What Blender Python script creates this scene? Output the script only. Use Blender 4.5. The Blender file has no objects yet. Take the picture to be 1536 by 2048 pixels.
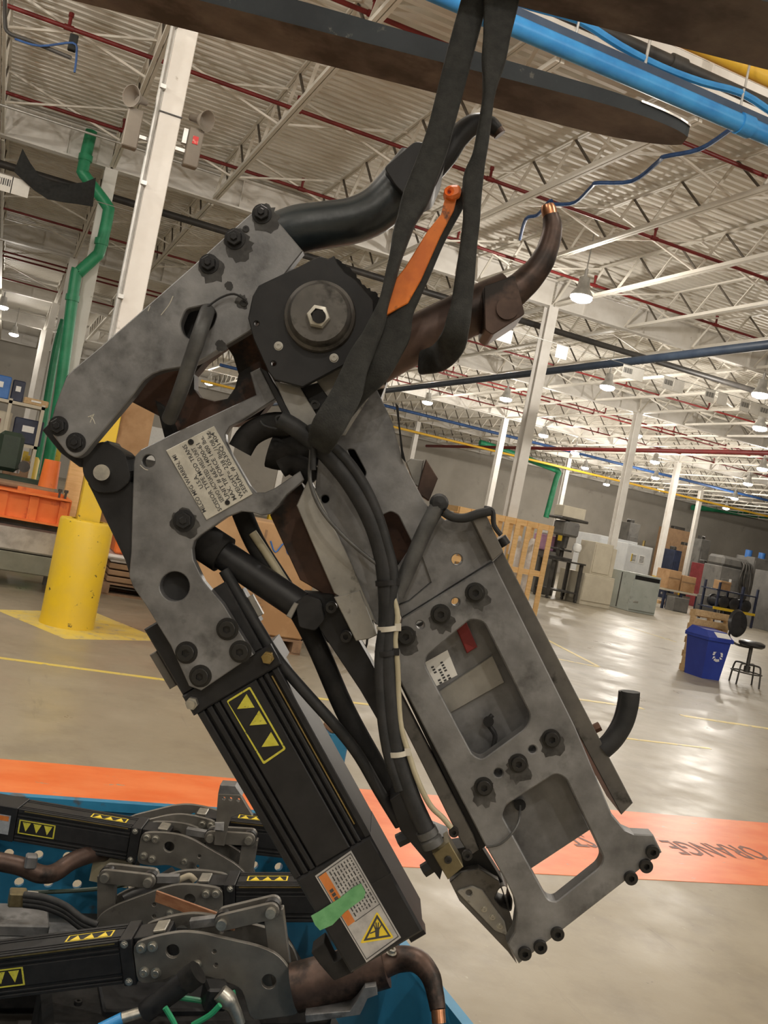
import bpy, bmesh, math, random
from mathutils import Vector, Matrix
from mathutils.geometry import delaunay_2d_cdt
random.seed(7)
V = Vector
SC = bpy.context.scene
COL = SC.collection

# ---------------------------------------------------------------- camera
FPX = 1940.0                       # focal length in pixels of the 1536 x 2048 frame
YAW, PITCH, ROLL, EYE = math.radians(22.0), math.radians(0.15), math.atan(0.201), 1.5
FWD = V((math.sin(YAW)*math.cos(PITCH), math.cos(YAW)*math.cos(PITCH), math.sin(PITCH)))
_r0 = V((math.cos(YAW), -math.sin(YAW), 0)); _u0 = _r0.cross(FWD)
RGT = math.cos(ROLL)*_r0 + math.sin(ROLL)*_u0
UPV = -math.sin(ROLL)*_r0 + math.cos(ROLL)*_u0
CAM = V((0, 0, EYE))
cd = bpy.data.cameras.new('camera'); co = bpy.data.objects.new('camera', cd); COL.objects.link(co)
cd.sensor_fit = 'VERTICAL'; cd.sensor_height = 24.0; cd.lens = FPX*24.0/2048.0
cd.clip_start = 0.02; cd.clip_end = 300
_m = Matrix((RGT, UPV, -FWD)).transposed().to_4x4(); _m.translation = CAM
co.matrix_world = _m; SC.camera = co

# ---------------------------------------------------------------- world, exposure
W = bpy.data.worlds.new('hall_air'); SC.world = W; W.use_nodes = True
W.node_tree.nodes['Background'].inputs[0].default_value = (1.0, 0.93, 0.82, 1)
W.node_tree.nodes['Background'].inputs[1].default_value = 0.12
SC.view_settings.view_transform = 'Standard'; SC.view_settings.look = 'None'
SC.view_settings.gamma = 1.0; SC.view_settings.use_curve_mapping = False
SC.view_settings.exposure = 0.12
LAMP_W = 225.0                     # watts of each high-bay lamp

# ---------------------------------------------------------------- pixel helpers
def ray(x, y): return FWD + (x-768)/FPX*RGT - (y-1024)/FPX*UPV
def atz(x, y, z=0.0):
    d = ray(x, y); return CAM + d*((z-EYE)/d.z)
def aty(x, y, Y):
    d = ray(x, y); return CAM + d*(Y/d.y)
def atd(x, y, D): return CAM + ray(x, y)*D
def proj(p):
    v = V(p)-CAM; d = v.dot(FWD)
    return (768+FPX*v.dot(RGT)/d, 1024-FPX*v.dot(UPV)/d, d)
def inview(p, m=60):
    x, y, d = proj(p); return d > .1 and -m < x < 1536+m and -m < y < 2048+m

# ---------------------------------------------------------------- object helpers
def wloc(o):
    l = V((0, 0, 0))
    while o: l += o.location; o = o.parent
    return l
def tag(o, label=None, cat=None, group=None, kind=None):
    if label: o['label'] = label
    if cat: o['category'] = cat
    if group: o['group'] = group
    if kind: o['kind'] = kind
    return o
def thing(name, label, cat, loc, group=None):
    o = bpy.data.objects.new(name, None); COL.objects.link(o); o.location = loc
    o.empty_display_size = .1
    return tag(o, label, cat, group)
def link(name, me, parent=None, M=None):
    o = bpy.data.objects.new(name, me); COL.objects.link(o)
    if parent: o.parent = parent
    if M is not None:
        M = M.copy(); 
        if parent: M.translation = M.translation - wloc(parent)
        o.matrix_local = M
    return o
def basis(x, y, z, o):
    m = Matrix((x, y, z)).transposed().to_4x4(); m.translation = o; return m
def perp(d):
    d = d.normalized(); a = V((0, 0, 1)) if abs(d.z) < .9 else V((1, 0, 0))
    x = d.cross(a).normalized(); return x, d.cross(x).normalized()

class MB:
    def __init__(s): s.v = []; s.f = []; s.sm = []
    def add(s, vs, fs, smooth=False):
        n = len(s.v); s.v += [V(p) for p in vs]
        for f in fs: s.f.append([i+n for i in f]); s.sm.append(smooth)
        return s
    def box(s, c, dx, dy, dz, X=V((1, 0, 0)), Y=V((0, 1, 0)), Z=V((0, 0, 1)), bev=0.0):
        c = V(c); hx, hy, hz = dx/2, dy/2, dz/2
        if bev <= 0:
            vs = [c+X*(i*hx)+Y*(j*hy)+Z*(k*hz) for k in (-1, 1) for j in (-1, 1) for i in (-1, 1)]
            return s.add(vs, [(0, 2, 3, 1), (4, 5, 7, 6), (0, 1, 5, 4), (2, 6, 7, 3), (0, 4, 6, 2), (1, 3, 7, 5)])
        b = bev; vs = []; 
        idx = {}
        for i in (-1, 1):
            for j in (-1, 1):
                for k in (-1, 1):
                    idx[(i, j, k, 'x')] = len(vs); vs.append(c+X*(i*hx)+Y*(j*(hy-b))+Z*(k*(hz-b)))
                    idx[(i, j, k, 'y')] = len(vs); vs.append(c+X*(i*(hx-b))+Y*(j*hy)+Z*(k*(hz-b)))
                    idx[(i, j, k, 'z')] = len(vs); vs.append(c+X*(i*(hx-b))+Y*(j*(hy-b))+Z*(k*hz))
        fs = []
        def q(l):
            fs.append([idx[t] for t in l])
        for i in (-1, 1):
            o = [(-1, -1), (1, -1), (1, 1), (-1, 1)]
            if i < 0: o = o[::-1]
            q([(i, j, k, 'x') for j, k in o]); q([(k, i, j, 'y') for j, k in o]); q([(j, k, i, 'z') for j, k in o])
        for a in (-1, 1):
            for b2 in (-1, 1):
                q([(a, b2, -1, 'x'), (a, b2, -1, 'y'), (a, b2, 1, 'y'), (a, b2, 1, 'x')])
                q([(a, -1, b2, 'x'), (a, -1, b2, 'z'), (a, 1, b2, 'z'), (a, 1, b2, 'x')])
                q([(-1, a, b2, 'y'), (-1, a, b2, 'z'), (1, a, b2, 'z'), (1, a, b2, 'y')])
        for i in (-1, 1):
            for j in (-1, 1):
                for k in (-1, 1): q([(i, j, k, 'x'), (i, j, k, 'y'), (i, j, k, 'z')])
        return s.add(vs, fs)
    def bar(s, a, b, w, h=None, up=V((0, 0, 1))):
        a, b = V(a), V(b); h = h or w; d = (b-a); L = d.length; d = d/L
        x = d.cross(up)
        if x.length < 1e-4: x = d.cross(V((1, 0, 0)))
        x.normalize(); y = x.cross(d)
        return s.box((a+b)/2, w, L, h, x, d, y)
    def cyl(s, a, b, r, n=16, r2=None, cap=True):
        a, b = V(a), V(b); r2 = r if r2 is None else r2
        x, y = perp(b-a); vs = []
        for p, q in ((a, r), (b, r2)):
            vs += [p+(x*math.cos(t)+y*math.sin(t))*q for t in [2*math.pi*i/n for i in range(n)]]
        s.add(vs, [(i, (i+1) % n, n+(i+1) % n, n+i) for i in range(n)], True)
        if cap: s.add(vs, [list(range(n))[::-1], list(range(n, 2*n))])
        return s
    def lathe(s, o, ax, prof, n=24):
        o = V(o); ax = V(ax).normalized(); x, y = perp(ax); vs = []
        for r, h in prof:
            vs += [o+ax*h+(x*math.cos(2*math.pi*i/n)+y*math.sin(2*math.pi*i/n))*r for i in range(n)]
        fs = [(k*n+i, k*n+(i+1) % n, (k+1)*n+(i+1) % n, (k+1)*n+i) for k in range(len(prof)-1) for i in range(n)]
        return s.add(vs, fs, True)
    def sweep(s, pts, rads, n=10, cap=True, flat=None, wdir=None, sub=4):
        """tube through points; rads = radius per point; flat = thickness per point for an oval section"""
        pts = [V(p) for p in pts]
        if not hasattr(rads, '__len__'): rads = [rads]*len(pts)
        fl = flat if flat is not None else rads
        if not hasattr(fl, '__len__'): fl = [fl]*len(pts)
        P, Rr, Ff = [], [], []
        m = len(pts)
        for i in range(m-1):
            p0, p1, p2, p3 = pts[max(i-1, 0)], pts[i], pts[i+1], pts[min(i+2, m-1)]
            for k in range(sub):
                t = k/sub
                P.append(.5*((2*p1)+(p2-p0)*t+(2*p0-5*p1+4*p2-p3)*t*t+(3*p1-p0-3*p2+p3)*t**3))
                e = t*t*(3-2*t)
                Rr.append(rads[i]*(1-e)+rads[i+1]*e); Ff.append(fl[i]*(1-e)+fl[i+1]*e)
        P.append(pts[-1]); Rr.append(rads[-1]); Ff.append(fl[-1])
        vs = []; x = None
        for i, p in enumerate(P):
            d = (P[min(i+1, len(P)-1)]-P[max(i-1, 0)]).normalized()
            if wdir is not None: x = (wdir-d*wdir.dot(d)).normalized(); x = d.cross(x).normalized()
            elif x is None: x = perp(d)[0]
            else: x = (x-d*x.dot(d)).normalized()
            y = d.cross(x)
            for j in range(n):
                a = 2*math.pi*j/n
                if flat is not None:
                    cx, sx = math.cos(a), math.sin(a)
                    cx = math.copysign(abs(cx)**.6, cx); sx = math.copysign(abs(sx)**.6, sx)
                else: cx, sx = math.cos(a), math.sin(a)
                vs.append(p+x*(cx*Rr[i])+y*(sx*Ff[i]))
        k = len(P)
        s.add(vs, [(i*n+j, i*n+(j+1) % n, (i+1)*n+(j+1) % n, (i+1)*n+j) for i in range(k-1) for j in range(n)], True)
        if cap: s.add(vs, [list(range(n))[::-1], list(range((k-1)*n, k*n))])
        return s
    def mesh(s, name, mat, org=V((0, 0, 0))):
        me = bpy.data.meshes.new(name)
        me.from_pydata([tuple(p-org) for p in s.v], [], s.f)
        me.polygons.foreach_set('use_smooth', s.sm)
        bm = bmesh.new(); bm.from_mesh(me); bmesh.ops.recalc_face_normals(bm, faces=bm.faces); bm.to_mesh(me); bm.free()
        if any(s.sm): me.set_sharp_from_angle(angle=math.radians(38))
        if mat: me.materials.append(mat)
        return me
    def build(s, name, mat, parent=None):
        org = wloc(parent) if parent else None
        if org is None:
            lo = V((min(p.x for p in s.v), min(p.y for p in s.v), min(p.z for p in s.v)))
            hi = V((max(p.x for p in s.v), max(p.y for p in s.v), max(p.z for p in s.v)))
            org = V(((lo.x+hi.x)/2, (lo.y+hi.y)/2, lo.z))
        o = bpy.data.objects.new(name, s.mesh(name, mat, org)); COL.objects.link(o)
        if parent: o.parent = parent
        else: o.location = org
        return o

def rounded(poly, r, n=4):
    """round the corners of a 2-d polygon; r a number or a list per corner"""
    out = []; m = len(poly)
    for i in range(m):
        rr = r[i] if hasattr(r, '__len__') else r
        p = V(poly[i]).to_2d(); a = V(poly[i-1]).to_2d()-p; b = V(poly[(i+1) % m]).to_2d()-p
        if rr <= 0: out.append(tuple(p)); continue
        q = min(rr, a.length*.45, b.length*.45)
        A = p+a.normalized()*q; B = p+b.normalized()*q
        for k in range(n+1):
            t = k/n; out.append(tuple((1-t)**2*A+2*t*(1-t)*p+t*t*B))
    return out
def circle(x, y, r, n=16, ry=None):
    ry = ry or r
    return [(x+r*math.cos(2*math.pi*i/n), y+ry*math.sin(2*math.pi*i/n)) for i in range(n)]
def inset(poly, b):
    m = len(poly); out = []
    A = sum(poly[i][0]*poly[(i+1) % m][1]-poly[(i+1) % m][0]*poly[i][1] for i in range(m))
    sg = 1 if A > 0 else -1
    for i in range(m):
        p = V(poly[i]); a = (p-V(poly[i-1])); c = (V(poly[(i+1) % m])-p)
        if a.length < 1e-9 or c.length < 1e-9: out.append(tuple(p)); continue
        a.normalize(); c.normalize()
        n1 = V((-a.y, a.x))*sg; n2 = V((-c.y, c.x))*sg; h = n1+n2
        l = max(h.length_squared, .6); out.append(tuple(p+h*(2*b/l)))
    return out
def ptin(p, poly):
    c = False; j = len(poly)-1
    for i in range(len(poly)):
        a, b = poly[i], poly[j]
        if (a[1] > p[1]) != (b[1] > p[1]) and p[0] < (b[0]-a[0])*(p[1]-a[1])/(b[1]-a[1])+a[0]: c = not c
        j = i
    return c
class Frame:
    """plane facing the viewer: origin o, normal n towards the viewer"""
    def __init__(s, o, n, up=None):
        s.o = V(o); s.n = V(n).normalized(); up = up or UPV
        s.a = up.cross(s.n).normalized(); s.b = s.n.cross(s.a)
    def pix(s, x, y, off=0.0):
        d = ray(x, y); o = s.o+s.n*off
        t = (o-CAM).dot(s.n)/d.dot(s.n); p = CAM+d*t
        return ((p-o).dot(s.a), (p-o).dot(s.b))
    def P(s, x, y, off=0.0):
        u, v = s.pix(x, y, off); return s.o+s.n*off+s.a*u+s.b*v
    def w(s, u, v, off): return s.o+s.a*u+s.b*v+s.n*off
    def px(s, off=0.0):     # metres per pixel near the middle
        return abs((s.o+s.n*off-CAM).dot(FWD))/FPX
def prism(mb, fr, outline, holes=(), off=0.0, t=.01, bev=.001, px=True):
    """flat plate: outline in pixels on the plane at offset off, thickness t away from the viewer"""
    cv = (lambda L: [fr.pix(x, y, off) for x, y in L]) if px else (lambda L: list(L))
    o = cv(outline); hs = [cv(h) for h in holes]
    o2 = inset(o, bev) if bev else o; h2 = [inset(h, -bev) for h in hs] if bev else hs
    pts = []; edges = []
    for L in [o2]+h2:
        n = len(pts); pts += [V(p) for p in L]; edges += [(n+i, n+(i+1) % len(L)) for i in range(len(L))]
    r = delaunay_2d_cdt(pts, edges, [], 1, 1e-7)
    vs, fs = r[0], r[2]; keep = []
    for f in fs:
        c = sum((V(vs[i]) for i in f), V((0, 0)))/len(f)
        if ptin(c, o2) and not any(ptin(c, h) for h in h2): keep.append(list(f))
    mb.add([fr.w(p[0], p[1], off) for p in vs], keep)
    mb.add([fr.w(p[0], p[1], off-t) for p in vs], [f[::-1] for f in keep])
    for L, L2 in zip([o]+hs, [o2]+h2):
        m = len(L); rings = [[fr.w(p[0], p[1], off) for p in L2]]
        if bev: rings.append([fr.w(p[0], p[1], off-bev) for p in L])
        if bev: rings.append([fr.w(p[0], p[1], off-t+bev) for p in L])
        rings.append([fr.w(p[0], p[1], off-t) for p in L2])
        vv = [p for R_ in rings for p in R_]
        mb.add(vv, [(k*m+i, k*m+(i+1) % m, (k+1)*m+(i+1) % m, (k+1)*m+i) for k in range(len(rings)-1) for i in range(m)])
    return mb
def plate(name, mat, parent, fr, outline, holes=(), off=0.0, t=.01, bev=.001):
    return prism(MB(), fr, outline, holes, off, t, bev).build(name, mat, parent)
def tube(name, mat, parent, pts, r, n=10, **k):
    return MB().sweep(pts, r, n, **k).build(name, mat, parent)

_txt = {}
def text(name, s, mat, parent, o, X, Y, h, depth=.0004, fit=None):
    """raised lettering: o = left end of the base line, X reading direction, Y letter up"""
    c = bpy.data.curves.new('lettering', 'FONT'); c.body = s; c.size = 1.0; c.resolution_u = 2; c.extrude = 0; c.offset = .012
    ob = bpy.data.objects.new('lettering', c); me = bpy.data.meshes.new_from_object(ob)
    bpy.data.objects.remove(ob); bpy.data.curves.remove(c)
    xs = [v.co.x for v in me.vertices]; w = max(xs)-min(xs); x0 = min(xs)
    X = V(X).normalized(); Y = V(Y).normalized(); Z = X.cross(Y)
    k = h/.72; kx = fit/w if fit else k; org = wloc(parent) if parent else V((0, 0, 0))
    for v in me.vertices: v.co = V(o)+X*((v.co.x-x0)*kx)+Y*(v.co.y*k)+Z*depth-org
    me.materials.append(mat)
    ob = bpy.data.objects.new(name, me); COL.objects.link(ob); ob.parent = parent
    return ob

# ---------------------------------------------------------------- materials
def mat(name, c1, c2=None, rough=.5, metal=0.0, scale=6.0, bump=0.0, lo=.38, hi=.62, detail=5, c3=None, s3=20, l3=.62, h3=.68,
        rvar=0.0, stretch=None, spec=.5, emit=None, es=0.0, bscale=None, coat=0.0):
    m = bpy.data.materials.new(name); m.use_nodes = True; nt = m.node_tree; N = nt.nodes; L = nt.links
    b = N['Principled BSDF']
    b.inputs['Base Color'].default_value = (*c1, 1); b.inputs['Roughness'].default_value = rough
    b.inputs['Metallic'].default_value = metal; b.inputs['Specular IOR Level'].default_value = spec
    if coat: b.inputs['Coat Weight'].default_value = coat; b.inputs['Coat Roughness'].default_value = .15
    if emit: b.inputs['Emission Color'].default_value = (*emit, 1); b.inputs['Emission Strength'].default_value = es
    if c2 is None and not bump: return m
    tc = N.new('ShaderNodeTexCoord'); mp = N.new('ShaderNodeMapping'); L.new(tc.outputs['Object'], mp.inputs[0])
    if stretch: mp.inputs['Scale'].default_value = stretch
    def noise(sc, dt=detail):
        n = N.new('ShaderNodeTexNoise'); n.inputs['Scale'].default_value = sc; n.inputs['Detail'].default_value = dt
        n.inputs['Roughness'].default_value = .62
        L.new(mp.outputs[0], n.inputs['Vector']); return n
    if c2 is not None:
        n = noise(scale); cr = N.new('ShaderNodeValToRGB'); e = cr.color_ramp.elements
        e[0].position = lo; e[1].position = hi; e[0].color = (*c1, 1); e[1].color = (*c2, 1)
        L.new(n.outputs['Fac'], cr.inputs[0]); out = cr.outputs[0]
        if c3 is not None:
            n3 = noise(s3); r3 = N.new('ShaderNodeValToRGB'); e = r3.color_ramp.elements
            e[0].position = l3; e[1].position = h3; e[0].color = (0, 0, 0, 1); e[1].color = (1, 1, 1, 1)
            L.new(n3.outputs['Fac'], r3.inputs[0]); mx = N.new('ShaderNodeMix'); mx.data_type = 'RGBA'
            L.new(r3.outputs[0], mx.inputs[0]); L.new(out, mx.inputs[6]); mx.inputs[7].default_value = (*c3, 1); out = mx.outputs[2]
        L.new(out, b.inputs['Base Color'])
        if rvar:
            mr = N.new('ShaderNodeMapRange'); mr.inputs[3].default_value = rough-rvar; mr.inputs[4].default_value = rough+rvar
            mr.inputs[1].default_value = .3; mr.inputs[2].default_value = .7
            L.new(n.outputs['Fac'], mr.inputs[0]); L.new(mr.outputs[0], b.inputs['Roughness'])
    if bump:
        nb = noise(bscale or scale*4); bp = N.new('ShaderNodeBump'); bp.inputs['Strength'].default_value = bump; bp.inputs['Distance'].default_value = .01
        L.new(nb.outputs['Fac'], bp.inputs['Height']); L.new(bp.outputs[0], b.inputs['Normal'])
    return m
M = {}
def dm(k, *a, **kw): M[k] = mat(k, *a, **kw)
dm('deck', (.84, .80, .73), (.88, .85, .78), rough=.6, scale=.6)
dm('joist', (.76, .72, .64), (.84, .80, .72), rough=.55, scale=2)
dm('white_steel', (.74, .71, .66), (.84, .82, .78), rough=.45, scale=1.5, c3=(.5, .46, .4), s3=6, l3=.66, h3=.74)
dm('far_wall', (.40, .37, .325), (.46, .43, .38), rough=.8, scale=.5, c3=(.32, .29, .255), s3=1.3, l3=.62, h3=.75)
dm('web_rod', (.10, .085, .068), (.15, .13, .105), rough=.6, scale=4)
dm('red_pipe', (.15, .012, .012), (.21, .02, .018), rough=.45, scale=3)
dm('black_pipe', (.03, .028, .027), (.05, .045, .04), rough=.5, scale=3)
dm('blue_paint', (.03, .22, .55), (.05, .30, .66), rough=.35, scale=4)
dm('navy_pipe', (.03, .05, .09), (.05, .075, .12), rough=.5, scale=3)
dm('yellow_pipe', (.85, .48, .03), (.8, .5, .06), rough=.45, scale=3)
dm('green_pipe', (.02, .25, .11), (.035, .33, .16), rough=.4, scale=3)
dm('galv', (.42, .42, .40), (.55, .54, .52), rough=.4, metal=.6, scale=8)
dm('yellow_paint', (.78, .53, .02), (.72, .50, .05), rough=.42, scale=3, c3=(.07, .055, .03), s3=14, l3=.645, h3=.69, bump=.1)
dm('floor_yellow', (.78, .6, .1), (.68, .56, .2), rough=.4, scale=5, c3=(.42, .37, .28), s3=9, l3=.56, h3=.66)
dm('grey_beige', (.20, .17, .14), (.25, .22, .18), rough=.6, scale=3)
dm('lamp_lens', (1, 1, 1), emit=(1.0, .96, .9), es=25)
dm('black_cloth', (.012, .013, .012), (.02, .021, .02), rough=.85, scale=20)
dm('paper', (.82, .80, .74), (.88, .86, .8), rough=.7, scale=10)
dm('ink', (.05, .05, .05), rough=.6)
dm('blue_hose', (.02, .06, .18), (.035, .10, .28), rough=.5, scale=10)
# ---------------------------------------------------------------- gun materials and fasteners
dm('gun_steel', (.12, .121, .124), (.27, .27, .272), rough=.44, metal=.5, scale=18, lo=.3, hi=.72, c3=(.055, .054, .053), s3=13, l3=.56, h3=.74, rvar=.1, bump=.04)
dm('gun_steel_light', (.24, .235, .22), (.36, .345, .31), rough=.42, metal=.5, scale=22, lo=.3, hi=.7, c3=(.07, .065, .06), s3=26, l3=.58, h3=.68, rvar=.1, bump=.03)
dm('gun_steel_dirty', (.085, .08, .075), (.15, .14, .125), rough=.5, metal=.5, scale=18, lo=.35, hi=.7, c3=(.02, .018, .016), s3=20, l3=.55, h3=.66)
dm('grease', (.02, .019, .018), (.07, .068, .065), rough=.5, scale=60, lo=.4, hi=.7)
dm('gun_black', (.011, .011, .012), (.019, .019, .02), rough=.45, scale=25, spec=.32, rvar=.08)
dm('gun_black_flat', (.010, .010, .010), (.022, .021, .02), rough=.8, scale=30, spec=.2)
dm('anodised', (.014, .014, .015), (.02, .02, .021), rough=.45, scale=40, spec=.28)
dm('rubber', (.013, .014, .015), (.025, .025, .026), spec=.35, rough=.6, scale=40, bump=.05)
dm('rod_grey', (.06, .06, .06), (.1, .1, .098), rough=.5, metal=.3, scale=30)
dm('bolt_black', (.018, .018, .018), (.03, .029, .027), rough=.38, scale=60, metal=.4)
dm('bolt_zinc', (.35, .34, .31), (.5, .48, .42), rough=.35, metal=.8, scale=60)
dm('brass', (.30, .22, .08), (.4, .3, .13), rough=.35, metal=.8, scale=50)
dm('olive_block', (.14, .115, .06), (.2, .165, .09), rough=.4, metal=.5, scale=40)
dm('copper_dark', (.055, .035, .028), (.11, .07, .055), rough=.45, metal=.55, scale=14, c3=(.02, .016, .014), s3=9, l3=.55, h3=.65)
dm('copper_bright', (.45, .2, .1), (.6, .3, .17), rough=.3, metal=.9, scale=40)
dm('teal_black', (.012, .018, .022), (.022, .03, .034), rough=.35, scale=18, spec=.6, bump=.06)
dm('rust_brown', (.05, .024, .015), (.105, .05, .03), rough=.6, scale=14, metal=.2, c3=(.012, .01, .009), s3=18, l3=.5, h3=.6)
dm('plate_alu', (.5, .48, .42), (.62, .6, .53), rough=.4, metal=.35, scale=60)
dm('decal_yellow', (.50, .46, .04), (.58, .54, .07), rough=.5, scale=120, c3=(.1, .1, .03), s3=160, l3=.6, h3=.68)
dm('sticker_yellow', (.72, .55, .03), (.8, .6, .05), rough=.4, scale=60)
dm('sticker_silver', (.42, .42, .44), (.56, .56, .57), rough=.28, metal=.45, scale=60)
dm('sticker_orange', (.5, .15, .03), (.58, .2, .05), rough=.45, scale=60)
dm('green_tape', (.10, .30, .12), (.15, .38, .17), rough=.6, scale=60)
dm('orange_sleeve', (.55, .13, .015), (.75, .2, .02), rough=.55, scale=20, c3=(.1, .04, .02), s3=30, l3=.58, h3=.66)
dm('orange_plastic', (.85, .17, .03), (.9, .22, .05), rough=.4, scale=20)
dm('strap', (.012, .013, .012), (.026, .027, .025), rough=.8, scale=90, bump=.25, bscale=500)
dm('off_white_hose', (.34, .30, .2), (.42, .38, .27), rough=.5, scale=20)
dm('tie_white', (.5, .47, .4), rough=.5)
dm('red_block', (.22, .02, .02), (.3, .03, .03), rough=.5, scale=30)

dm('fork_side', (.012, .016, .02), (.022, .028, .033), rough=.55, spec=.3, metal=.1, scale=10, c3=(.1, .095, .085), s3=40, l3=.64, h3=.7)
dm('fork_worn', (.055, .049, .042), (.13, .116, .097), rough=.55, metal=.5, scale=9, c3=(.025, .02, .016), s3=6, l3=.5, h3=.62, stretch=(1, 1, 1))
dm('fork_edge', (.5, .49, .47), (.6, .58, .55), rough=.3, metal=.9, scale=30)
def socket_mesh(nm, m, washer):
    n = 24; mb = MB()
    prof = [(1.35, 0), (1.35, .12), (1.0, .14)] if washer else [(1.0, 0)]
    mb.lathe((0, 0, 0), (0, 0, 1), prof+[(1.0, .85), (.93, .93), (.62, .93)], n)
    x, y = perp(V((0, 0, 1)))
    ring = [(x*math.cos(2*math.pi*i/n)+y*math.sin(2*math.pi*i/n))*.62+V((0, 0, .93)) for i in range(n)]
    hexr = []
    for i in range(n):
        a = 2*math.pi*i/n; k = .48/math.cos((a % (math.pi/3))-math.pi/6)*.87
        hexr.append((x*math.cos(a)+y*math.sin(a))*k+V((0, 0, .93)))
    low = [p-V((0, 0, .5)) for p in hexr]
    vs = ring+hexr+low
    mb.add(vs, [(i, (i+1) % n, n+(i+1) % n, n+i) for i in range(n)]+[(n+i, n+(i+1) % n, 2*n+(i+1) % n, 2*n+i) for i in range(n)]+[list(range(2*n, 3*n))])
    return mb.mesh(nm, m)
def hexbolt_mesh(nm, m):
    mb = MB(); mb.lathe((0, 0, 0), (0, 0, 1), [(1.4, 0), (1.4, .14), (1.0, .16)], 24)
    mb.lathe((0, 0, 0), (0, 0, 1), [(1.05, .14), (1.05, .7), (.95, .78), (.5, .78), (.5, 1.0), (.42, 1.08), (0, 1.08)], 6)
    return mb.mesh(nm, m)
SOCK = socket_mesh('cap_screw', M['bolt_black'], True); SOCKN = socket_mesh('cap_screw', M['bolt_black'], False)
SOCKZ = socket_mesh('cap_screw', M['bolt_zinc'], True); HEXB = hexbolt_mesh('hex_bolt', M['gun_black']); HEXZ = hexbolt_mesh('hex_bolt', M['bolt_zinc'])
def bolt(parent, fr, px, py, rpx, off=0.0, hk=1.0, me=None, name='bolt'):
    r = rpx*.84*fr.px(off); m = basis(fr.a*r, fr.b*r, fr.n*(r*hk), fr.P(px, py, off))
    return link(name, me or SOCK, parent, m)
def bolt_at(parent, p, d, r, hk=1.0, me=None, name='bolt'):
    d = V(d).normalized(); x, y = perp(d); return link(name, me or SOCK, parent, basis(x*r, y*r, d*(r*hk), V(p)))

# ================================================================= the hall
BX, BY, X0, Y0, ZG, ZD = 9.2, 9.2, 0.93, 8.86, 6.5, 7.16
def floor_mat():
    m = bpy.data.materials.new('polished_concrete'); m.use_nodes = True; nt = m.node_tree; N, L = nt.nodes, nt.links
    b = N['Principled BSDF']; b.inputs['Specular IOR Level'].default_value = .38; tc = N.new('ShaderNodeTexCoord')
    def nz(s, d=6, st=(1, 1, 1)):
        mp = N.new('ShaderNodeMapping'); mp.inputs['Scale'].default_value = st; L.new(tc.outputs['Object'], mp.inputs[0])
        n = N.new('ShaderNodeTexNoise'); n.inputs['Scale'].default_value = s; n.inputs['Detail'].default_value = d; n.inputs['Roughness'].default_value = .65
        L.new(mp.outputs[0], n.inputs['Vector']); return n.outputs['Fac']
    def ramp(i, a, c, p=.4, q=.6):
        r = N.new('ShaderNodeValToRGB'); e = r.color_ramp.elements; e[0].position = p; e[1].position = q; e[0].color = (*a, 1); e[1].color = (*c, 1)
        L.new(i, r.inputs[0]); return r.outputs[0]
    def mix(f, a, c, mode='MIX'):
        x = N.new('ShaderNodeMix'); x.data_type = 'RGBA'; x.blend_type = mode
        if isinstance(f, float): x.inputs[0].default_value = f
        else: L.new(f, x.inputs[0])
        L.new(a, x.inputs[6])
        if isinstance(c, tuple): x.inputs[7].default_value = (*c, 1)
        else: L.new(c, x.inputs[7])
        return x.outputs[2]
    base = ramp(nz(.5), (.285, .245, .18), (.35, .308, .235))
    base = mix(ramp(nz(2.3, 8), (0, 0, 0), (.55, .55, .55), .5, .72), base, (.20, .172, .135))
    base = mix(ramp(nz(9, 4), (0, 0, 0), (.8, .8, .8), .70, .76), base, (.12, .105, .088))
    base = mix(ramp(nz(26, 3), (0, 0, 0), (.7, .7, .7), .70, .75), base, (.45, .41, .34))
    base = mix(ramp(nz(1.2, 7, (9, .8, 1)), (0, 0, 0), (.45, .45, .45), .64, .72), base, (.19, .168, .138))
    L.new(base, b.inputs['Base Color'])
    r = N.new('ShaderNodeMapRange'); r.inputs[1].default_value = .3; r.inputs[2].default_value = .7; r.inputs[3].default_value = .26; r.inputs[4].default_value = .5
    L.new(nz(1.6, 6), r.inputs[0]); L.new(r.outputs[0], b.inputs['Roughness'])
    bp = N.new('ShaderNodeBump'); bp.inputs['Strength'].default_value = .06; bp.inputs['Distance'].default_value = .02
    L.new(nz(7, 5), bp.inputs['Height']); L.new(bp.outputs[0], b.inputs['Normal'])
    return m
M['floor'] = floor_mat()
XL, XR, YN, YF = -32.0, 66.0, -16.0, 56.0
mb = MB(); mb.box(((XL+XR)/2, (YN+YF)/2, -.1), XR-XL, YF-YN, .2)
tag(mb.build('floor', M['floor']), 'polished beige concrete factory floor', 'floor', kind='structure')
# corrugated roof deck, ribs along X
mb = MB(); prof = []; y = YN
while y < YF:
    prof += [(y, ZD), (y+.07, ZD), (y+.085, ZD+.06), (y+.165, ZD+.06)]; y += .18
prof.append((YF, ZD))
vs = [(x, yy, z) for yy, z in prof for x in (XL, XR)]
mb.add(vs, [(2*i, 2*i+1, 2*i+3, 2*i+2) for i in range(len(prof)-1)])
mb.box(((XL+XR)/2, (YN+YF)/2, ZD+.2), XR-XL, YF-YN, .1)
tag(mb.build('ceiling', M['deck']), 'ribbed cream metal roof deck', 'ceiling', kind='structure')
for nm, c, d in (('wall_far', ((XL+XR)/2, YF+.15, 3.8), (XR-XL, .3, 7.6)), ('wall_left', (XL-.15, (YN+YF)/2, 3.8), (.3, YF-YN, 7.6)),
                 ('wall_right', (XR+.15, (YN+YF)/2, 3.8), (.3, YF-YN, 7.6)), ('wall_near', ((XL+XR)/2, YN-.15, 3.8), (XR-XL, .3, 7.6))):
    tag(MB().box(c, *d).build(nm, M['far_wall']), 'grey masonry wall of the hall', 'wall', kind='structure')

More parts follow.
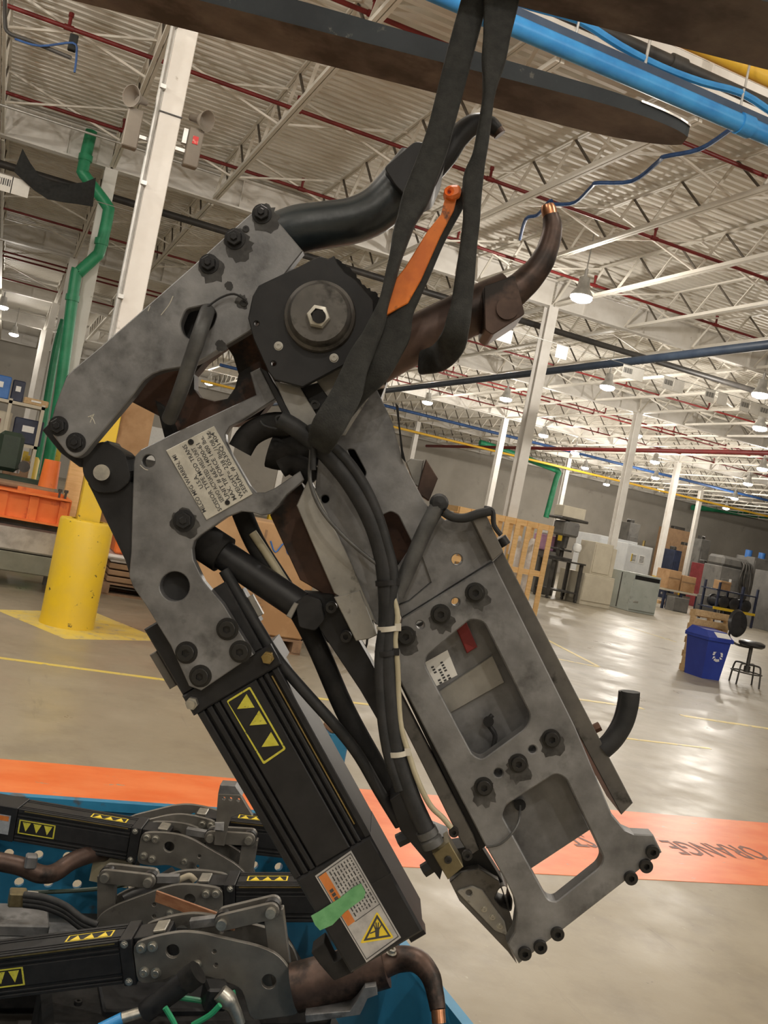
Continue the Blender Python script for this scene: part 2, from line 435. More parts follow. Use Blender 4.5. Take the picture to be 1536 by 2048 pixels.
# girders, one per bay
def girder_mesh(L):
    mb = MB(); mb.box((0, 0, .02), L, .19, .03); mb.box((0, 0, .28), L, .02, .5); mb.box((0, 0, .55), L, .19, .03)
    for i in range(6): mb.box((-L/2+L*(i+.5)/6, 0, .285), .015, .17, .5)
    return mb.mesh('roof_girder', M['white_steel'])
gm = girder_mesh(BX-.05)
for j in range(0, 6):
    for k in range(-4, 6):
        x, yy = X0+BX*(k+.5), Y0+BY*j
        if not any(inview((x+BX*t, yy, ZG+.2), 120) for t in (-.5, -.25, 0, .25, .5)): continue
        o = link('roof_girder', gm); o.location = (x, yy, ZG)
        tag(o, 'white steel girder spanning two columns under the roof deck', 'girder', 'roof girders')
# open-web joists
NP = 8
def joist_parts():
    L = BY-.12; p = L/NP; out = []
    t = MB(); t.box((-.022, 0, .58), .035, L, .035); t.box((.022, 0, .58), .035, L, .035)
    b = MB(); b.box((-.03, 0, .03), .045, L-.3, .06); b.box((.03, 0, .03), .045, L-.3, .06)
    w1 = MB().bar((0, 0, .05), (0, p/2, .57), .028, .028).mesh('web', M['web_rod'])
    w2 = MB().bar((0, 0, .57), (0, p/2, .05), .045, .02).mesh('web', M['joist'])
    return t.mesh('top_chord', M['joist']), b.mesh('bottom_chord', M['joist']), w1, w2, p, L
jt, jb, w1, w2, jp, jl = joist_parts()
full = MB(); rods = MB()
full.box((-.022, 0, .58), .035, jl, .035); full.box((.022, 0, .58), .035, jl, .035); full.box((0, 0, .03), .1, jl-.3, .06)
for i in range(NP):
    y = -jl/2+jp*i
    rods.bar((0, y, .05), (0, y+jp/2, .57), .028); full.bar((0, y+jp/2, .57), (0, y+jp, .05), .045, .02)
nj = len(full.f); full.add(rods.v, rods.f)
fullm = full.mesh('roof_joist', M['joist']); fullm.materials.append(M['web_rod'])
fullm.polygons.foreach_set('material_index', [0]*nj+[1]*len(rods.f))
brm = MB().bar((0, 0, .05), (BX/5, 0, .56), .04, .03).mesh('bridging', M['joist'])
brm2 = MB().bar((0, 0, .56), (BX/5, 0, .05), .04, .03).mesh('bridging', M['joist'])
for j in range(0, 5):
    yc = Y0+BY*(j+.5)
    for k in range(-16, 34):
        x = X0+BX/5*k
        if not any(inview((x, yc+BY*t, ZG+.3), 60) for t in (-.5, -.37, -.25, -.12, 0, .12, .25, .37, .5)): continue
        if j <= 1:
            t = thing('roof_joist', 'cream open-web roof joist in the bay of the yellow-based column' if j == 0 else 'cream open-web roof joist in the bay just past the bent green pipe', 'joist', (x, yc, ZG), 'roof joists of the first bay' if j == 0 else 'roof joists of the second bay')
            for nm, me in (('top_chord', jt), ('bottom_chord', jb)):
                link(nm, me, t)
            for i in range(NP):
                o = link('web', w1, t); o.location = (0, -jl/2+jp*i, 0)
                o = link('web', w2, t); o.location = (0, -jl/2+jp*(i+.5), 0)
            for q in (.18, .5, .82):
                o = link('bridging', brm, t); o.location = (0, (q-.5)*BY, 0)
                o = link('bridging', brm2, t); o.location = (0, (q-.5)*BY+.05, 0)
        else:
            o = link('roof_joist', fullm); o.location = (x, yc, ZG)
            tag(o, 'cream open-web roof joist in the far bays of the hall', 'joist', 'far roof joists')
            if j < 3:
                for q in (.25, .75):
                    b = link('bridging', brm if q < .5 else brm2, o); b.location = (0, (q-.5)*BY, 0)

# columns
def column(x, y, yel, label, group=None, w=.22):
    t = thing('steel_column', label, 'column', (x, y, 0), group)
    def sec(z0, z1, m, nm):
        c = (z0+z1)/2; mb = MB()
        mb.box((x, y-w/2, c), w, .018, z1-z0); mb.box((x, y+w/2, c), w, .018, z1-z0); mb.box((x, y, c), .014, w, z1-z0)
        mb.build(nm, m, t)
    if yel > 0: sec(0, yel, M['yellow_paint'], 'painted_base')
    sec(max(yel, 0), ZG, M['white_steel'], 'shaft')
    MB().box((x, y, .01), w+.12, w+.12, .02).build('base_plate', M['galv'], t)
    return t
for j in range(0, 5):
    for k in range(-4, 6):
        if (k, j) == (0, 0): continue
        x, y = X0+BX*k, Y0+BY*j
        if not any(inview((x, y, z), 30) for z in (.2, 2, 4, 6)): continue
        if (k, j) == (0, 1): lab, g = 'white steel column with the bent green pipe beside it', None
        elif (k, j) == (1, 1): lab, g = 'bright white steel column standing behind the wooden crate', None
        else: lab, g = 'white steel column in the far rows of the hall', 'far columns'
        column(x, y, 1.9 if (k, j) == (0, 1) else 1.2, lab, g)
# nearest column: box section, yellow base, round guard
cx, cy = X0-.09, Y0
t = thing('steel_column', 'white box column with yellow lower half rising from the round yellow guard', 'column', (cx, cy, 0))
MB().box((cx, cy, .95), .19, .19, 1.9, bev=.006).build('painted_base', M['yellow_paint'], t)
MB().box((cx, cy, 4.2), .19, .19, 4.6, bev=.006).build('shaft', M['white_steel'], t)
mb = MB(); mb.cyl((cx-.125, cy-.1, 2.2), (cx-.125, cy-.1, 6.4), .02, 8)
mb.cyl((cx-.125, cy-.02, 2.6), (cx-.125, cy-.02, 6.4), .014, 8); mb.build('conduit', M['galv'], t)
for z in (2.9, 3.9, 4.75, 5.3): MB().box((cx-.11, cy-.1, z), .05, .09, .035).build('conduit_clamp', M['galv'], t)
MB().box((cx, cy-.1, 4.55), .2, .01, .012).build('strap_band', M['black_pipe'], t)
gd = MB(); gd.lathe((cx, cy, 0), (0, 0, 1), [(.0, 0), (.235, 0), (.235, .02), (.232, .06), (.232, .915), (.222, .935), (.14, .94), (.14, .935)], 40)
tag(gd.build('column_guard', M['yellow_paint']), 'round yellow scuffed concrete guard around the foot of the column', 'column guard')
# sirens / lights on the column
def beacon(px, py, d, label, face):
    c = aty(px, py, cy); t = thing('warning_horn', label, 'horn', c)
    X, Y = V((1, 0, 0)), V((0, 1, 0))
    MB().box(c+V((0, 0, -.16)), .13, .1, .34, bev=.008).build('housing', M['grey_beige'], t)
    mb = MB(); mb.lathe(c+V((0, -.02, .1)), (face, -.6, -.15), [(.03, -.1), (.04, 0), (.075, .06), (.095, .1), (.09, .1), (.03, .02), (0, .02)], 20)
    mb.build('bell', M['grey_beige'], t)
    MB().bar(c+V((0, .02, -.2)), V((cx+(.09 if c.x > cx else -.09), c.y+.02, c.z-.2)), .03).build('bracket', M['galv'], t)
    return t, c
b, c = beacon(393, 262, 8.35, 'grey warning horn with red tag on the right flank of the white box column', .5)
MB().box(c+V((0, -.055, -.1)), .05, .004, .07).build('red_tag', mat('red_tag', (.7, .03, .03), (.8, .3, .25), rough=.5, scale=30, lo=.5, hi=.55), b)
MB().box(c+V((-.09, 0, -.08)), .04, .05, .13).build('junction_box', M['galv'], b)
b, c = beacon(272, 222, 8.35, 'grey warning horn on the left flank of the white box column', -.6)

# lamps
_lm = {}
def lamp(p, label='round high-bay lamp shining under the roof joists', group='high-bay lamps', on=True, show=True):
    p = V(p); t = thing('high_bay_lamp', label, 'lamp', p, group)
    if not _lm:
        h = MB(); h.lathe((0, 0, 0), (0, 0, 1), [(0, .5), (.03, .5), (.03, .36), (.1, .34), (.11, .16), (.2, .03), (.2, 0), (.19, 0), (.1, .12), (0, .13)], 16)
        _lm['h'] = h.mesh('housing', M['galv'])
        g = MB(); g.lathe((0, 0, 0), (0, 0, -1), [(.19, -.01), (.2, .03), (.17, .075), (.1, .1), (0, .11)], 16); _lm['g'] = g.mesh('lens', M['lamp_lens'])
        r = MB(); r.cyl((0, 0, .5), (0, 0, ZD-6.0), .012, 6); _lm['r'] = r.mesh('hanger', M['galv'])
    link('housing', _lm['h'], t); link('lens', _lm['g'], t); link('hanger', _lm['r'], t)
    l = bpy.data.lights.new('lamp_light', 'POINT'); l.energy = LAMP_W; l.color = (1.0, .93, .83); l.shadow_soft_size = .065
    lo = bpy.data.objects.new('lamp_light', l); COL.objects.link(lo); lo.parent = t; lo.location = (0, 0, -.19)
    return t
seen = [(1163, 593), (1215, 773), (1012, 797), (855, 804), (1087, 870), (1150, 905), (1273, 870), (1520, 855), (1170, 935), (1310, 923),
        (1311, 955), (1321, 979), (1525, 937), (1496, 967), (1469, 996), (1452, 1016), (1213, 968), (5, 613), (28, 668), (418, 766)]
for x, y in seen: lamp(atz(x, y, 6.0))
for x, y in ((-5, -9), (4, -9), (13, -9), (-1.2, -3.6), (7.5, -4.5), (1.0, 3.4), (2.2, -6.5), (-6, -1.5), (3.5, -1.0), (12.5, -1.5), (-4.2, 3.6), (9.6, 6.0), (-2.2, 8.2), (-5.5, 11.5), (16, 18), (-14, 28)):  # unseen lamps, several added to brighten the gun, girders and left side
    lamp((x, y, 6.0))
# ================================================================= pipes, rails and cables under the roof
def xline(p, x0, x1): return V((x0, p.y, p.z)), V((x1, p.y, p.z))
def red_pipe(px, py, z, x0, x1, label, r=.028):
    p = atz(px, py, z); a, b = xline(p, x0, x1)
    t = thing('sprinkler_pipe', label, 'pipe', (a+b)/2, 'red sprinkler pipes')
    MB().cyl(a, b, r, 10).build('pipe_run', M['red_pipe'], t)
    x = x0+.8
    while x < x1:
        if inview((x, p.y, p.z), 20):
            h = MB(); h.cyl((x, p.y, p.z), (x, p.y, p.z+.14), r*.8, 8); h.cyl((x, p.y, p.z+.14), (x, p.y, p.z+.19), r*1.2, 8)
            h.cyl((x-.06, p.y, p.z), (x+.06, p.y, p.z), r*1.35, 10); h.build('sprinkler_head', M['red_pipe'], t)
            if r > .04: break
        x += 3.05
    return t
red_pipe(400, 150, 6.72, -4, 16, 'red sprinkler pipe crossing behind the long fork blade')
red_pipe(400, 312, 6.72, -6, 22, 'red sprinkler pipe just before the white girder of the green-pipe column')
red_pipe(1440, 315, 6.72, 2, 26, 'red sprinkler pipe near the blue hanging hose')
for i, (px, py) in enumerate(((300, 500), (300, 590), (1000, 770), (1100, 840))):
    red_pipe(px, py, 6.55, -12, 44, 'thin red sprinkler pipe far beyond the white girder', .026)
def run(name, label, cat, a, b, r, m, group=None, n=12):
    o = MB().cyl(a, b, r, n).build(name, M[m]); return tag(o, label, cat, group)
a, b = xline(atz(600, 508, 6.3), -10, 34); run('black_pipe', 'long dark pipe running just past the white girder', 'pipe', a, b, .07, 'black_pipe')
p = atz(1300, 718, 5.6); run('air_main', 'dark blue main pipe crossing above the paper tags', 'pipe', (p.x, 8, p.z), (p.x, 46, p.z), .085, 'navy_pipe')
p = atz(1250, 900, 6.1); run('sprinkler_main', 'thick dark red main pipe at the far end of the roof', 'pipe', (p.x, 20, p.z), (p.x, 54, p.z), .085, 'red_pipe')
a, b = xline(atz(1250, 930, 6.4), 8, 60); run('air_line', 'thin blue pipe under the far roof', 'pipe', a, b, .07, 'blue_hose')
a, b = xline(atz(1240, 962, 5.9), 8, 60); run('gas_line', 'thin yellow pipe along the far wall', 'pipe', a, b, .06, 'yellow_pipe')
a, b = xline(atz(40, 222, 6.2), -4, 2.4); run('conduit', 'thin galvanised conduit stretched beside the black cloth', 'conduit', a, b, .018, 'galv')
# blue crane rail with hanger rods and air hose
p = atd(1290, 165, 7.3); x0, x1 = p.x-2.2, p.x+4.0
t = thing('crane_rail', 'bright blue tubular rail with blue hose strapped along it', 'rail', p)
MB().cyl((x0, p.y, p.z), (x1, p.y, p.z), .072, 20).build('rail_tube', M['blue_paint'], t)
MB().box(((x0+x1)/2, p.y, p.z+.095), x1-x0, .05, .06).build('rail_top', M['navy_pipe'], t)
pts = [(x0+(x1-x0)*i/16, p.y+.02, p.z+.24-(.07*abs(math.sin(i*math.pi/4)))) for i in range(17)]
tube('air_hose', M['blue_paint'], t, pts, .03, 8, sub=3)
for i in range(0, 17, 4):
    MB().cyl((pts[i][0], p.y, p.z), (pts[i][0], p.y, p.z+.27), .01, 8).build('hose_clip', M['galv'], t)
for x in (p.x-.03, p.x+1.9): MB().cyl((x, p.y, p.z+.05), (x, p.y, ZD), .012, 8).build('hanger_rod', M['galv'], t)
for x in (p.x+.97, p.x-1.4): MB().cyl((x-.06, p.y, p.z), (x+.06, p.y, p.z), .085, 20).build('coupling', M['blue_paint'], t)
p = atd(1330, 118, 7.6); q = p
t = thing('black_pipe', 'black coupled pipe between the blue rail and the white girder', 'pipe', p)
MB().cyl((p.x-2.5, p.y, p.z), (p.x+4, p.y, p.z), .05, 14).build('pipe_run', M['black_pipe'], t)
for dx in (-1.2, .12, 1.6): MB().cyl((p.x+dx-.07, p.y, p.z), (p.x+dx+.07, p.y, p.z), .066, 14).build('coupling', M['black_pipe'], t)
MB().cyl((p.x+.8, p.y, p.z), (p.x+.8, p.y, ZD), .01, 6).build('hanger_rod', M['galv'], t)
p = atd(1430, 108, 8.0); a, b = V((p.x-3, p.y, p.z)), V((p.x+4, p.y, p.z))
t = thing('yellow_gas_pipe', 'bright yellow pipe above the blue rail', 'pipe', p)
MB().cyl(a, b, .07, 16).build('pipe_run', M['yellow_pipe'], t)
MB().cyl((p.x, p.y, p.z), (p.x, p.y, ZD), .01, 6).build('hanger_rod', M['galv'], t)
# blue festoon hose
hp = [(1462, 258), (1400, 298), (1330, 313), (1318, 322), (1265, 362), (1195, 366), (1185, 372), (1150, 405), (1108, 408), (1100, 402), (1075, 430), (1052, 438), (1040, 478)]
t = tag(tube('festoon_hose', M['blue_hose'], None, [atz(x, y, 6.485 if i in (3, 6, 9) else 6.465) for i, (x, y) in enumerate(hp)], .028, 8), 'blue and black hose looped under the joists', 'hose')
# wire with paper tags
def wire(label, p0, p1, tags, grp, where):
    t = thing('aisle_wire', label, 'wire', (p0+p1)/2)
    MB().cyl(p0, p1, .006, 6).build('wire', M['galv'], t)
    for px, fl in tags:
        k = (px-proj(p0)[0])/(proj(p1)[0]-proj(p0)[0]); d0, d1 = proj(p0)[2], proj(p1)[2]
        s = k*d0/(d1+(d0-d1)*k); c = p0.lerp(p1, s)
        pt = thing('paper_tag', ('white paper aisle tag with printed bars ' if fl else 'blank white paper aisle tag ')+where, 'tag', c, grp+(' with bars' if fl else ' left blank'))
        MB().box(c+V((0, 0, -.13)), .25, .004, .24).build('sheet', M['paper'], pt)
        if fl:
            for i in range(7): MB().box(c+V((-.09+i*.03, -.004, -.11)), .012+.006*(i % 2), .002, .1).build('bar', M['ink'], pt)
    return t
zw = 5.3
pa, pb = atz(960, 642, zw), atz(1536, 834, zw); pb.y = pa.y; pb = V((pb.x+1, pa.y, zw))
wire('thin wire carrying paper tags beyond the white column', V((pa.x-2, pa.y, zw)), pb, [(992, 1), (1015, 0), (1126, 0), (1258, 1), (1279, 0), (1339, 1), (1360, 0), (1422, 1), (1447, 0), (1492, 1), (1512, 0), (1530, 1)], 'paper tags on the right wire', 'on the wire beyond the white column')
pa = atz(0, 345, zw); pb = V((pa.x+3.2, pa.y, zw))
wire('thin wire carrying the black cloth and paper tags', V((pa.x-2, pa.y, zw)), pb, [(10, 1), (44, 0)], 'paper tags on the left wire', 'on the wire with the black cloth')
# black cloth on the left wire
Yc = pa.y-.09
top = [(45, 297), (60, 325), (78, 350), (105, 364), (140, 368), (170, 364), (192, 355)]
bot = [(28, 343), (48, 362), (68, 380), (95, 398), (125, 404), (155, 408), (186, 413)]
n, mm = 6, len(top); vs = []
for i in range(mm):
    for k in range(n):
        s = k/(n-1); x = top[i][0]*(1-s)+bot[i][0]*s; y = top[i][1]*(1-s)+bot[i][1]*s
        vs.append(aty(x, y, Yc+.06*math.sin(i*1.9+k*.7)))
fs = [(i*n+k, i*n+k+1, (i+1)*n+k+1, (i+1)*n+k) for i in range(mm-1) for k in range(n-1)]
mb = MB(); mb.add(vs, fs, True); mb.add([v+V((0, .012, 0)) for v in vs], fs, True)
tag(mb.build('black_cloth', M['black_cloth']), 'torn black cloth drooping from the wire', 'cloth')
# junction box and cable at upper left
t = thing('hanging_junction_box', 'small black junction box on a dark conduit by the joist', 'junction box', atd(146, 86, 10.5))
c = atd(146, 86, 10.5); MB().box(c, .09, .09, .17, bev=.01).build('box', M['black_cloth'], t)
tube('conduit', M['black_pipe'], t, [atd(x, y, 10.5) for x, y in ((10, -30), (10, 40), (18, 66), (60, 82), (142, 116))], .022, 8)
tube('cable', M['blue_hose'], t, [atd(x, y, 10.45) for x, y in ((30, 78), (80, 92), (146, 86), (153, 110), (149, 145))], .012, 6)
# green pipe by the second column
Yg = Y0+BY-.35
gp = [(183, 262), (166, 338), (170, 352), (212, 408), (216, 428), (200, 500), (190, 515), (158, 545), (150, 562), (118, 800), (95, 930)]
t = thing('green_pipe', 'bent green pipe dropping from the girder beside the column', 'pipe', aty(118, 800, Yg))
tube('pipe_run', M['green_pipe'], t, [aty(x, y, Yg) for x, y in gp]+[V((aty(95, 930, Yg).x, Yg, 0))], .1, 14, sub=5)
for x, y, x2, y2 in ((172, 310, 170, 322), (204, 478, 202, 490), (146, 590, 144, 602)):
    MB().cyl(aty(x, y, Yg), aty(x2, y2, Yg), .118, 16).build('collar', M['green_pipe'], t)
gp = [(128, 640), (112, 700), (90, 830), (80, 890)]
tag(tube('green_pipe', M['green_pipe'], None, [aty(x, y, 26.5) for x, y in gp]+[V((aty(80, 890, 26.5).x, 26.5, 0))], .1, 10), 'thin green pipe dropping by the far left wall', 'pipe')
gp = [(960, 885), (1000, 898), (1100, 935), (1117, 945), (1112, 960), (1092, 1035)]
tag(tube('green_pipe', M['green_pipe'], None, [aty(x, y, 47) for x, y in gp], .16, 10), 'green elbowed pipe on the far wall', 'pipe')
tag(tube('green_pipe', M['green_pipe'], None, [aty(x, y, 55) for x, y in ((1385, 1015), (1440, 1020), (1536, 1036))], .2, 10), 'dark green pipe along the far right wall', 'pipe')
# ================================================================= floor markings
dm('stripe_orange', (.80, .17, .045), (.86, .24, .08), rough=.38, scale=2.5, c3=(.42, .33, .24), s3=7, l3=.66, h3=.70, stretch=(1, 2.2, 1), bump=.04)
t = thing('floor_stripe', 'wide orange painted stripe on the concrete with dark lettering', 'floor marking', (2, 4.33, 0))
MB().box((3.0, 4.335, .001), 14.0, 1.06, .002).build('paint_band', M['stripe_orange'], t)
dm('faded_ink', (.16, .07, .06), (.4, .13, .07), rough=.5, scale=30, lo=.5, hi=.7)
def ftext(s, pr, pl, h):
    a, b = atz(*pr), atz(*pl); text('stripe_lettering', s, M['faded_ink'], t, V((a.x, (a.y+b.y)/2+h*.5, .0025)), V((-1, 0, 0)), V((0, -1, 0)), h, .0006, fit=(a-b).length)
ftext('ORANGE', (1530, 1712), (1335, 1692), .21)
ftext('ST', (1182, 1684), (1132, 1678), .21)
tag(MB().box((2.42, 3.79, .0012), .35, .03, .0024).build('floor_mark', mat('blue_mark', (.16, .17, .42), (.3, .28, .34), rough=.5, scale=12)), 'small blue paint scuff at the edge of the orange stripe', 'floor marking')
def fline(label, pts, w=.07):
    mb = MB()
    for (x0, y0), (x1, y1) in zip(pts[:-1], pts[1:]):
        a, b = atz(x0, y0), atz(x1, y1); a.z = b.z = .001; mb.bar(a, b, w, .002)
    return tag(mb.build('floor_line', M['floor_yellow']), label, 'floor marking')
fline('long yellow line running behind the actuator', [(-60, 1308), (339, 1361), (770, 1413)], .06)
fline('yellow line pointing to the corner near the wooden crate', [(1060, 1262), (1197, 1333)], .08)
fline('yellow line meeting the corner under the wooden crate', [(1060, 1307), (1197, 1334)], .08)
fline('short yellow line beside the cut hose', [(1120, 1393), (1286, 1417)], .09)
fline('yellow line below the blue bin', [(1363, 1431), (1580, 1464)], .1)
fline('faded yellow line past the yoke plate', [(1230, 1474), (1330, 1486), (1420, 1497)], .05)
fline('pale line by the steel cabinet', [(1250, 1252), (1352, 1284)], .06)
mb = MB(); P4 = [atz(x, y) for x, y in ((-10, 1219), (130, 1278), (330, 1282), (190, 1225))]
mb.add([V((p.x, p.y, .0012)) for p in P4]+[V((p.x, p.y, -.001)) for p in P4], [(0, 1, 2, 3), (7, 6, 5, 4), (0, 4, 5, 1), (1, 5, 6, 2), (2, 6, 7, 3), (3, 7, 4, 0)])
tag(mb.build('floor_patch', M['floor_yellow']), 'worn yellow painted square around the column guard', 'floor marking')

# ================================================================= background furniture
dm('card', (.42, .25, .12), (.50, .31, .16), rough=.75, scale=3, c3=(.36, .2, .09), s3=1.2, l3=.5, h3=.6)
dm('card_dark', (.26, .16, .09), (.32, .2, .11), rough=.8, scale=4)
dm('pine', (.74, .46, .19), (.84, .55, .26), rough=.6, scale=5, stretch=(1, 1, 6))
dm('pallet_wood', (.48, .32, .16), (.6, .42, .23), rough=.7, scale=6, stretch=(5, 1, 5))
dm('old_wood', (.20, .12, .07), (.28, .17, .10), rough=.8, scale=8)
dm('beige_steel', (.52, .47, .37), (.58, .53, .42), rough=.5, scale=3)
dm('grey_cab', (.36, .39, .36), (.42, .45, .42), rough=.4, scale=2, c3=(.28, .3, .28), s3=3, l3=.6, h3=.7)
dm('pale_steel', (.62, .64, .66), (.7, .72, .73), rough=.4, scale=3)
dm('machine_grey', (.13, .126, .118), (.18, .173, .16), rough=.6, scale=2, c3=(.1, .095, .09), s3=3, l3=.58, h3=.68)
dm('dark_steel', (.05, .047, .043), (.09, .084, .075), rough=.5, metal=.4, scale=5)
dm('machine_green', (.018, .032, .022), (.03, .05, .033), rough=.5, scale=4)
dm('machine_orange', (.78, .17, .03), (.85, .22, .05), rough=.45, scale=3, c3=(.6, .12, .03), s3=6, l3=.6, h3=.7)
dm('bin_blue', (.022, .045, .30), (.03, .06, .36), rough=.4, scale=3)
dm('label_white', (.8, .8, .78), (.86, .86, .84), rough=.6, scale=20)
dm('blue_case', (.03, .13, .42), (.05, .18, .5), rough=.4, scale=4)
dm('navy', (.02, .025, .05), (.03, .04, .08), rough=.5, scale=5)
dm('wrap', (.62, .6, .58), (.78, .77, .76), rough=.2, scale=9, spec=.6, bump=.4, bscale=14)
dm('maroon', (.16, .02, .025), (.22, .035, .04), rough=.5, scale=5)
dm('pink', (.42, .22, .36), (.5, .28, .42), rough=.6, scale=5)
dm('seat_black', (.02, .02, .022), (.03, .03, .033), rough=.3, scale=20)

def fx(px, Y, z=0.0):
    k = (px-768)/FPX; n = RGT-FWD*k; return (-(Y*n.y+(z-EYE)*n.z))/n.x
def fz(py, X, Y):
    k = -(py-1024)/FPX; n = UPV-FWD*k; return EYE-(X*n.x+Y*n.y)/n.z
def spot(pxl, py, pxr, pyt):
    """front bottom left pixel, right pixel, top pixel of the left edge -> X0, X1, Y, height"""
    p = atz(pxl, py); x1 = fx(pxr, p.y); zt = fz(pyt, p.x, p.y); return p.x, x1, p.y, zt
def cab(name, label, cat, pxl, py, pxr, pyt, depth, m, group=None, bev=.01, z0=0.0):
    x0, x1, y, h = spot(pxl, py, pxr, pyt)
    t = thing(name, label, cat, ((x0+x1)/2, y+depth/2, 0), group)
    MB().box(((x0+x1)/2, y+depth/2, (z0+h)/2), x1-x0, depth, h-z0, bev=bev).build('body', M[m], t)
    return t, x0, x1, y, h

def caby(name, label, cat, pxl, pxr, Y, pyt, depth, m):
    x0, x1 = fx(pxl, Y, 1), fx(pxr, Y, 1); h = fz(pyt, x0, Y)
    t = thing(name, label, cat, ((x0+x1)/2, Y+depth/2, 0)); MB().box(((x0+x1)/2, Y+depth/2, h/2), x1-x0, depth, h, bev=.01).build('body', M[m], t)
    return t, x0, x1, Y, h
# --- blue recycling bin, pallet on edge, stool
x0, x1, y, h = spot(1402, 1357, 1447, 1264)
t = thing('recycling_bin', 'blue lidded recycling bin with white arrow symbol and paper label', 'bin', ((x0+x1)/2, y+.25, 0))
mb = MB(); w = x1-x0; dp = .5; hb = h*.86
mb.add([(x0+.05, y+.05, 0), (x1-.05, y+.05, 0), (x1-.05, y+dp-.05, 0), (x0+.05, y+dp-.05, 0), (x0, y, hb), (x1, y, hb), (x1, y+dp, hb), (x0, y+dp, hb)],
       [(3, 2, 1, 0), (4, 5, 6, 7), (0, 1, 5, 4), (1, 2, 6, 5), (2, 3, 7, 6), (3, 0, 4, 7)]); mb.build('tub', M['bin_blue'], t)
mb = MB(); mb.box(((x0+x1)/2, y+dp/2, hb), w+.05, dp+.05, .05)
mb.add([(x0-.03, y-.03, hb+.02), (x1+.03, y-.03, hb+.02), (x1+.03, y+dp+.03, hb+.02), (x0-.03, y+dp+.03, hb+.02), (x0+.02, y+.12, h+.02), (x1-.02, y+.12, h+.02), (x1-.02, y+dp-.05, h+.04), (x0+.02, y+dp-.05, h+.04)],
       [(4, 5, 6, 7), (0, 1, 5, 4), (1, 2, 6, 5), (2, 3, 7, 6), (3, 0, 4, 7)]); ld = mb.build('lid', M['bin_blue'], t)
sl = V((0, .15, h-hb)).normalized(); sn = V((0, -sl.z, sl.y))
MB().box(((x0+x1)/2+w*.16, y+.045, (hb+h)/2+.022), w*.62, .12, .004, V((1, 0, 0)), sl, sn).build('paper_label', M['label_white'], ld)
cxr, czr = (x0+x1)/2+w*.05, hb*.62
sg = MB()
for k in range(3):
    a0 = math.radians(90+120*k)
    q = lambda r, a: V((cxr+r*math.cos(a), y+.05*(1-czr/hb)-.004, czr+r*math.sin(a)))
    for i in range(4):
        a = a0+.35+i*.33; b = a+.26
        sg.add([q(.06, a), q(.10, a), q(.10, b), q(.06, b)], [(0, 1, 2, 3)])
    sg.add([q(.045, a0+.12), q(.115, a0+.12), q(.08, a0-.28)], [(0, 1, 2)])
sg.build('arrow_symbol', M['label_white'], t)
BINX, BINY = x0, y
# pallet leaning on edge behind the bin
px0, px1, py_, ph = spot(1345, 1332, 1440, 1228)
py_ = BINY+.62; px0 = fx(1362, py_); px1 = px0+.74
t = thing('pallet', 'pale wooden pallet standing on edge behind the blue bin', 'pallet', ((px0+px1)/2, py_, 0))
for i in range(7):
    MB().box((px0+.37, py_-.055, .06+i*.15), .74, .02, .1).build('slat', M['pallet_wood'], t)
for xx in (0.03, .37, .71): MB().box((px0+xx, py_, .5), .045, .09, 1.0).build('stringer', M['pallet_wood'], t)
for i in range(5): MB().box((px0+.37, py_+.055, .06+i*.22), .74, .02, .1).build('slat', M['pallet_wood'], t)
# stool
sp = atz(1482, 1372); sx, sy = sp.x+.24, sp.y+.2
t = thing('shop_stool', 'black swivel stool with padded seat and backrest beside the blue bin', 'stool', (sx, sy, 0))
MB().lathe((sx, sy, .60), (0, 0, 1), [(0, 0), (.16, 0), (.2, .03), (.2, .07), (.15, .095), (0, .1)], 28).build('seat', M['seat_black'], t)
MB().lathe((sx-.28, sy+.12, .92), (.15, -.95, .1), [(0, -.02), (.17, -.02), (.22, .02), (.19, .06), (0, .09)], 28).build('backrest', M['seat_black'], t)
tube('back_arm', M['dark_steel'], t, [(sx, sy, .59), (sx-.2, sy+.12, .6), (sx-.32, sy+.17, .7), (sx-.3, sy+.16, .92)], .018, 8)
MB().cyl((sx, sy, .25), (sx, sy, .62), .03, 12).build('post', M['dark_steel'], t)
MB().cyl((sx, sy, .2), (sx, sy, .3), .05, 12).build('hub', M['dark_steel'], t)
for k in range(4):
    a = math.radians(20+90*k); c, s = math.cos(a), math.sin(a)
    tube('leg', M['dark_steel'], t, [(sx, sy, .32), (sx+.16*c, sy+.16*s, .33), (sx+.22*c, sy+.22*s, .28), (sx+.25*c, sy+.25*s, 0)], .014, 8)
r = MB(); r.sweep([(sx+.23*math.cos(i*math.pi/8), sy+.23*math.sin(i*math.pi/8), .2) for i in range(17)], .011, 8, sub=1); r.build('foot_ring', M['dark_steel'], t)

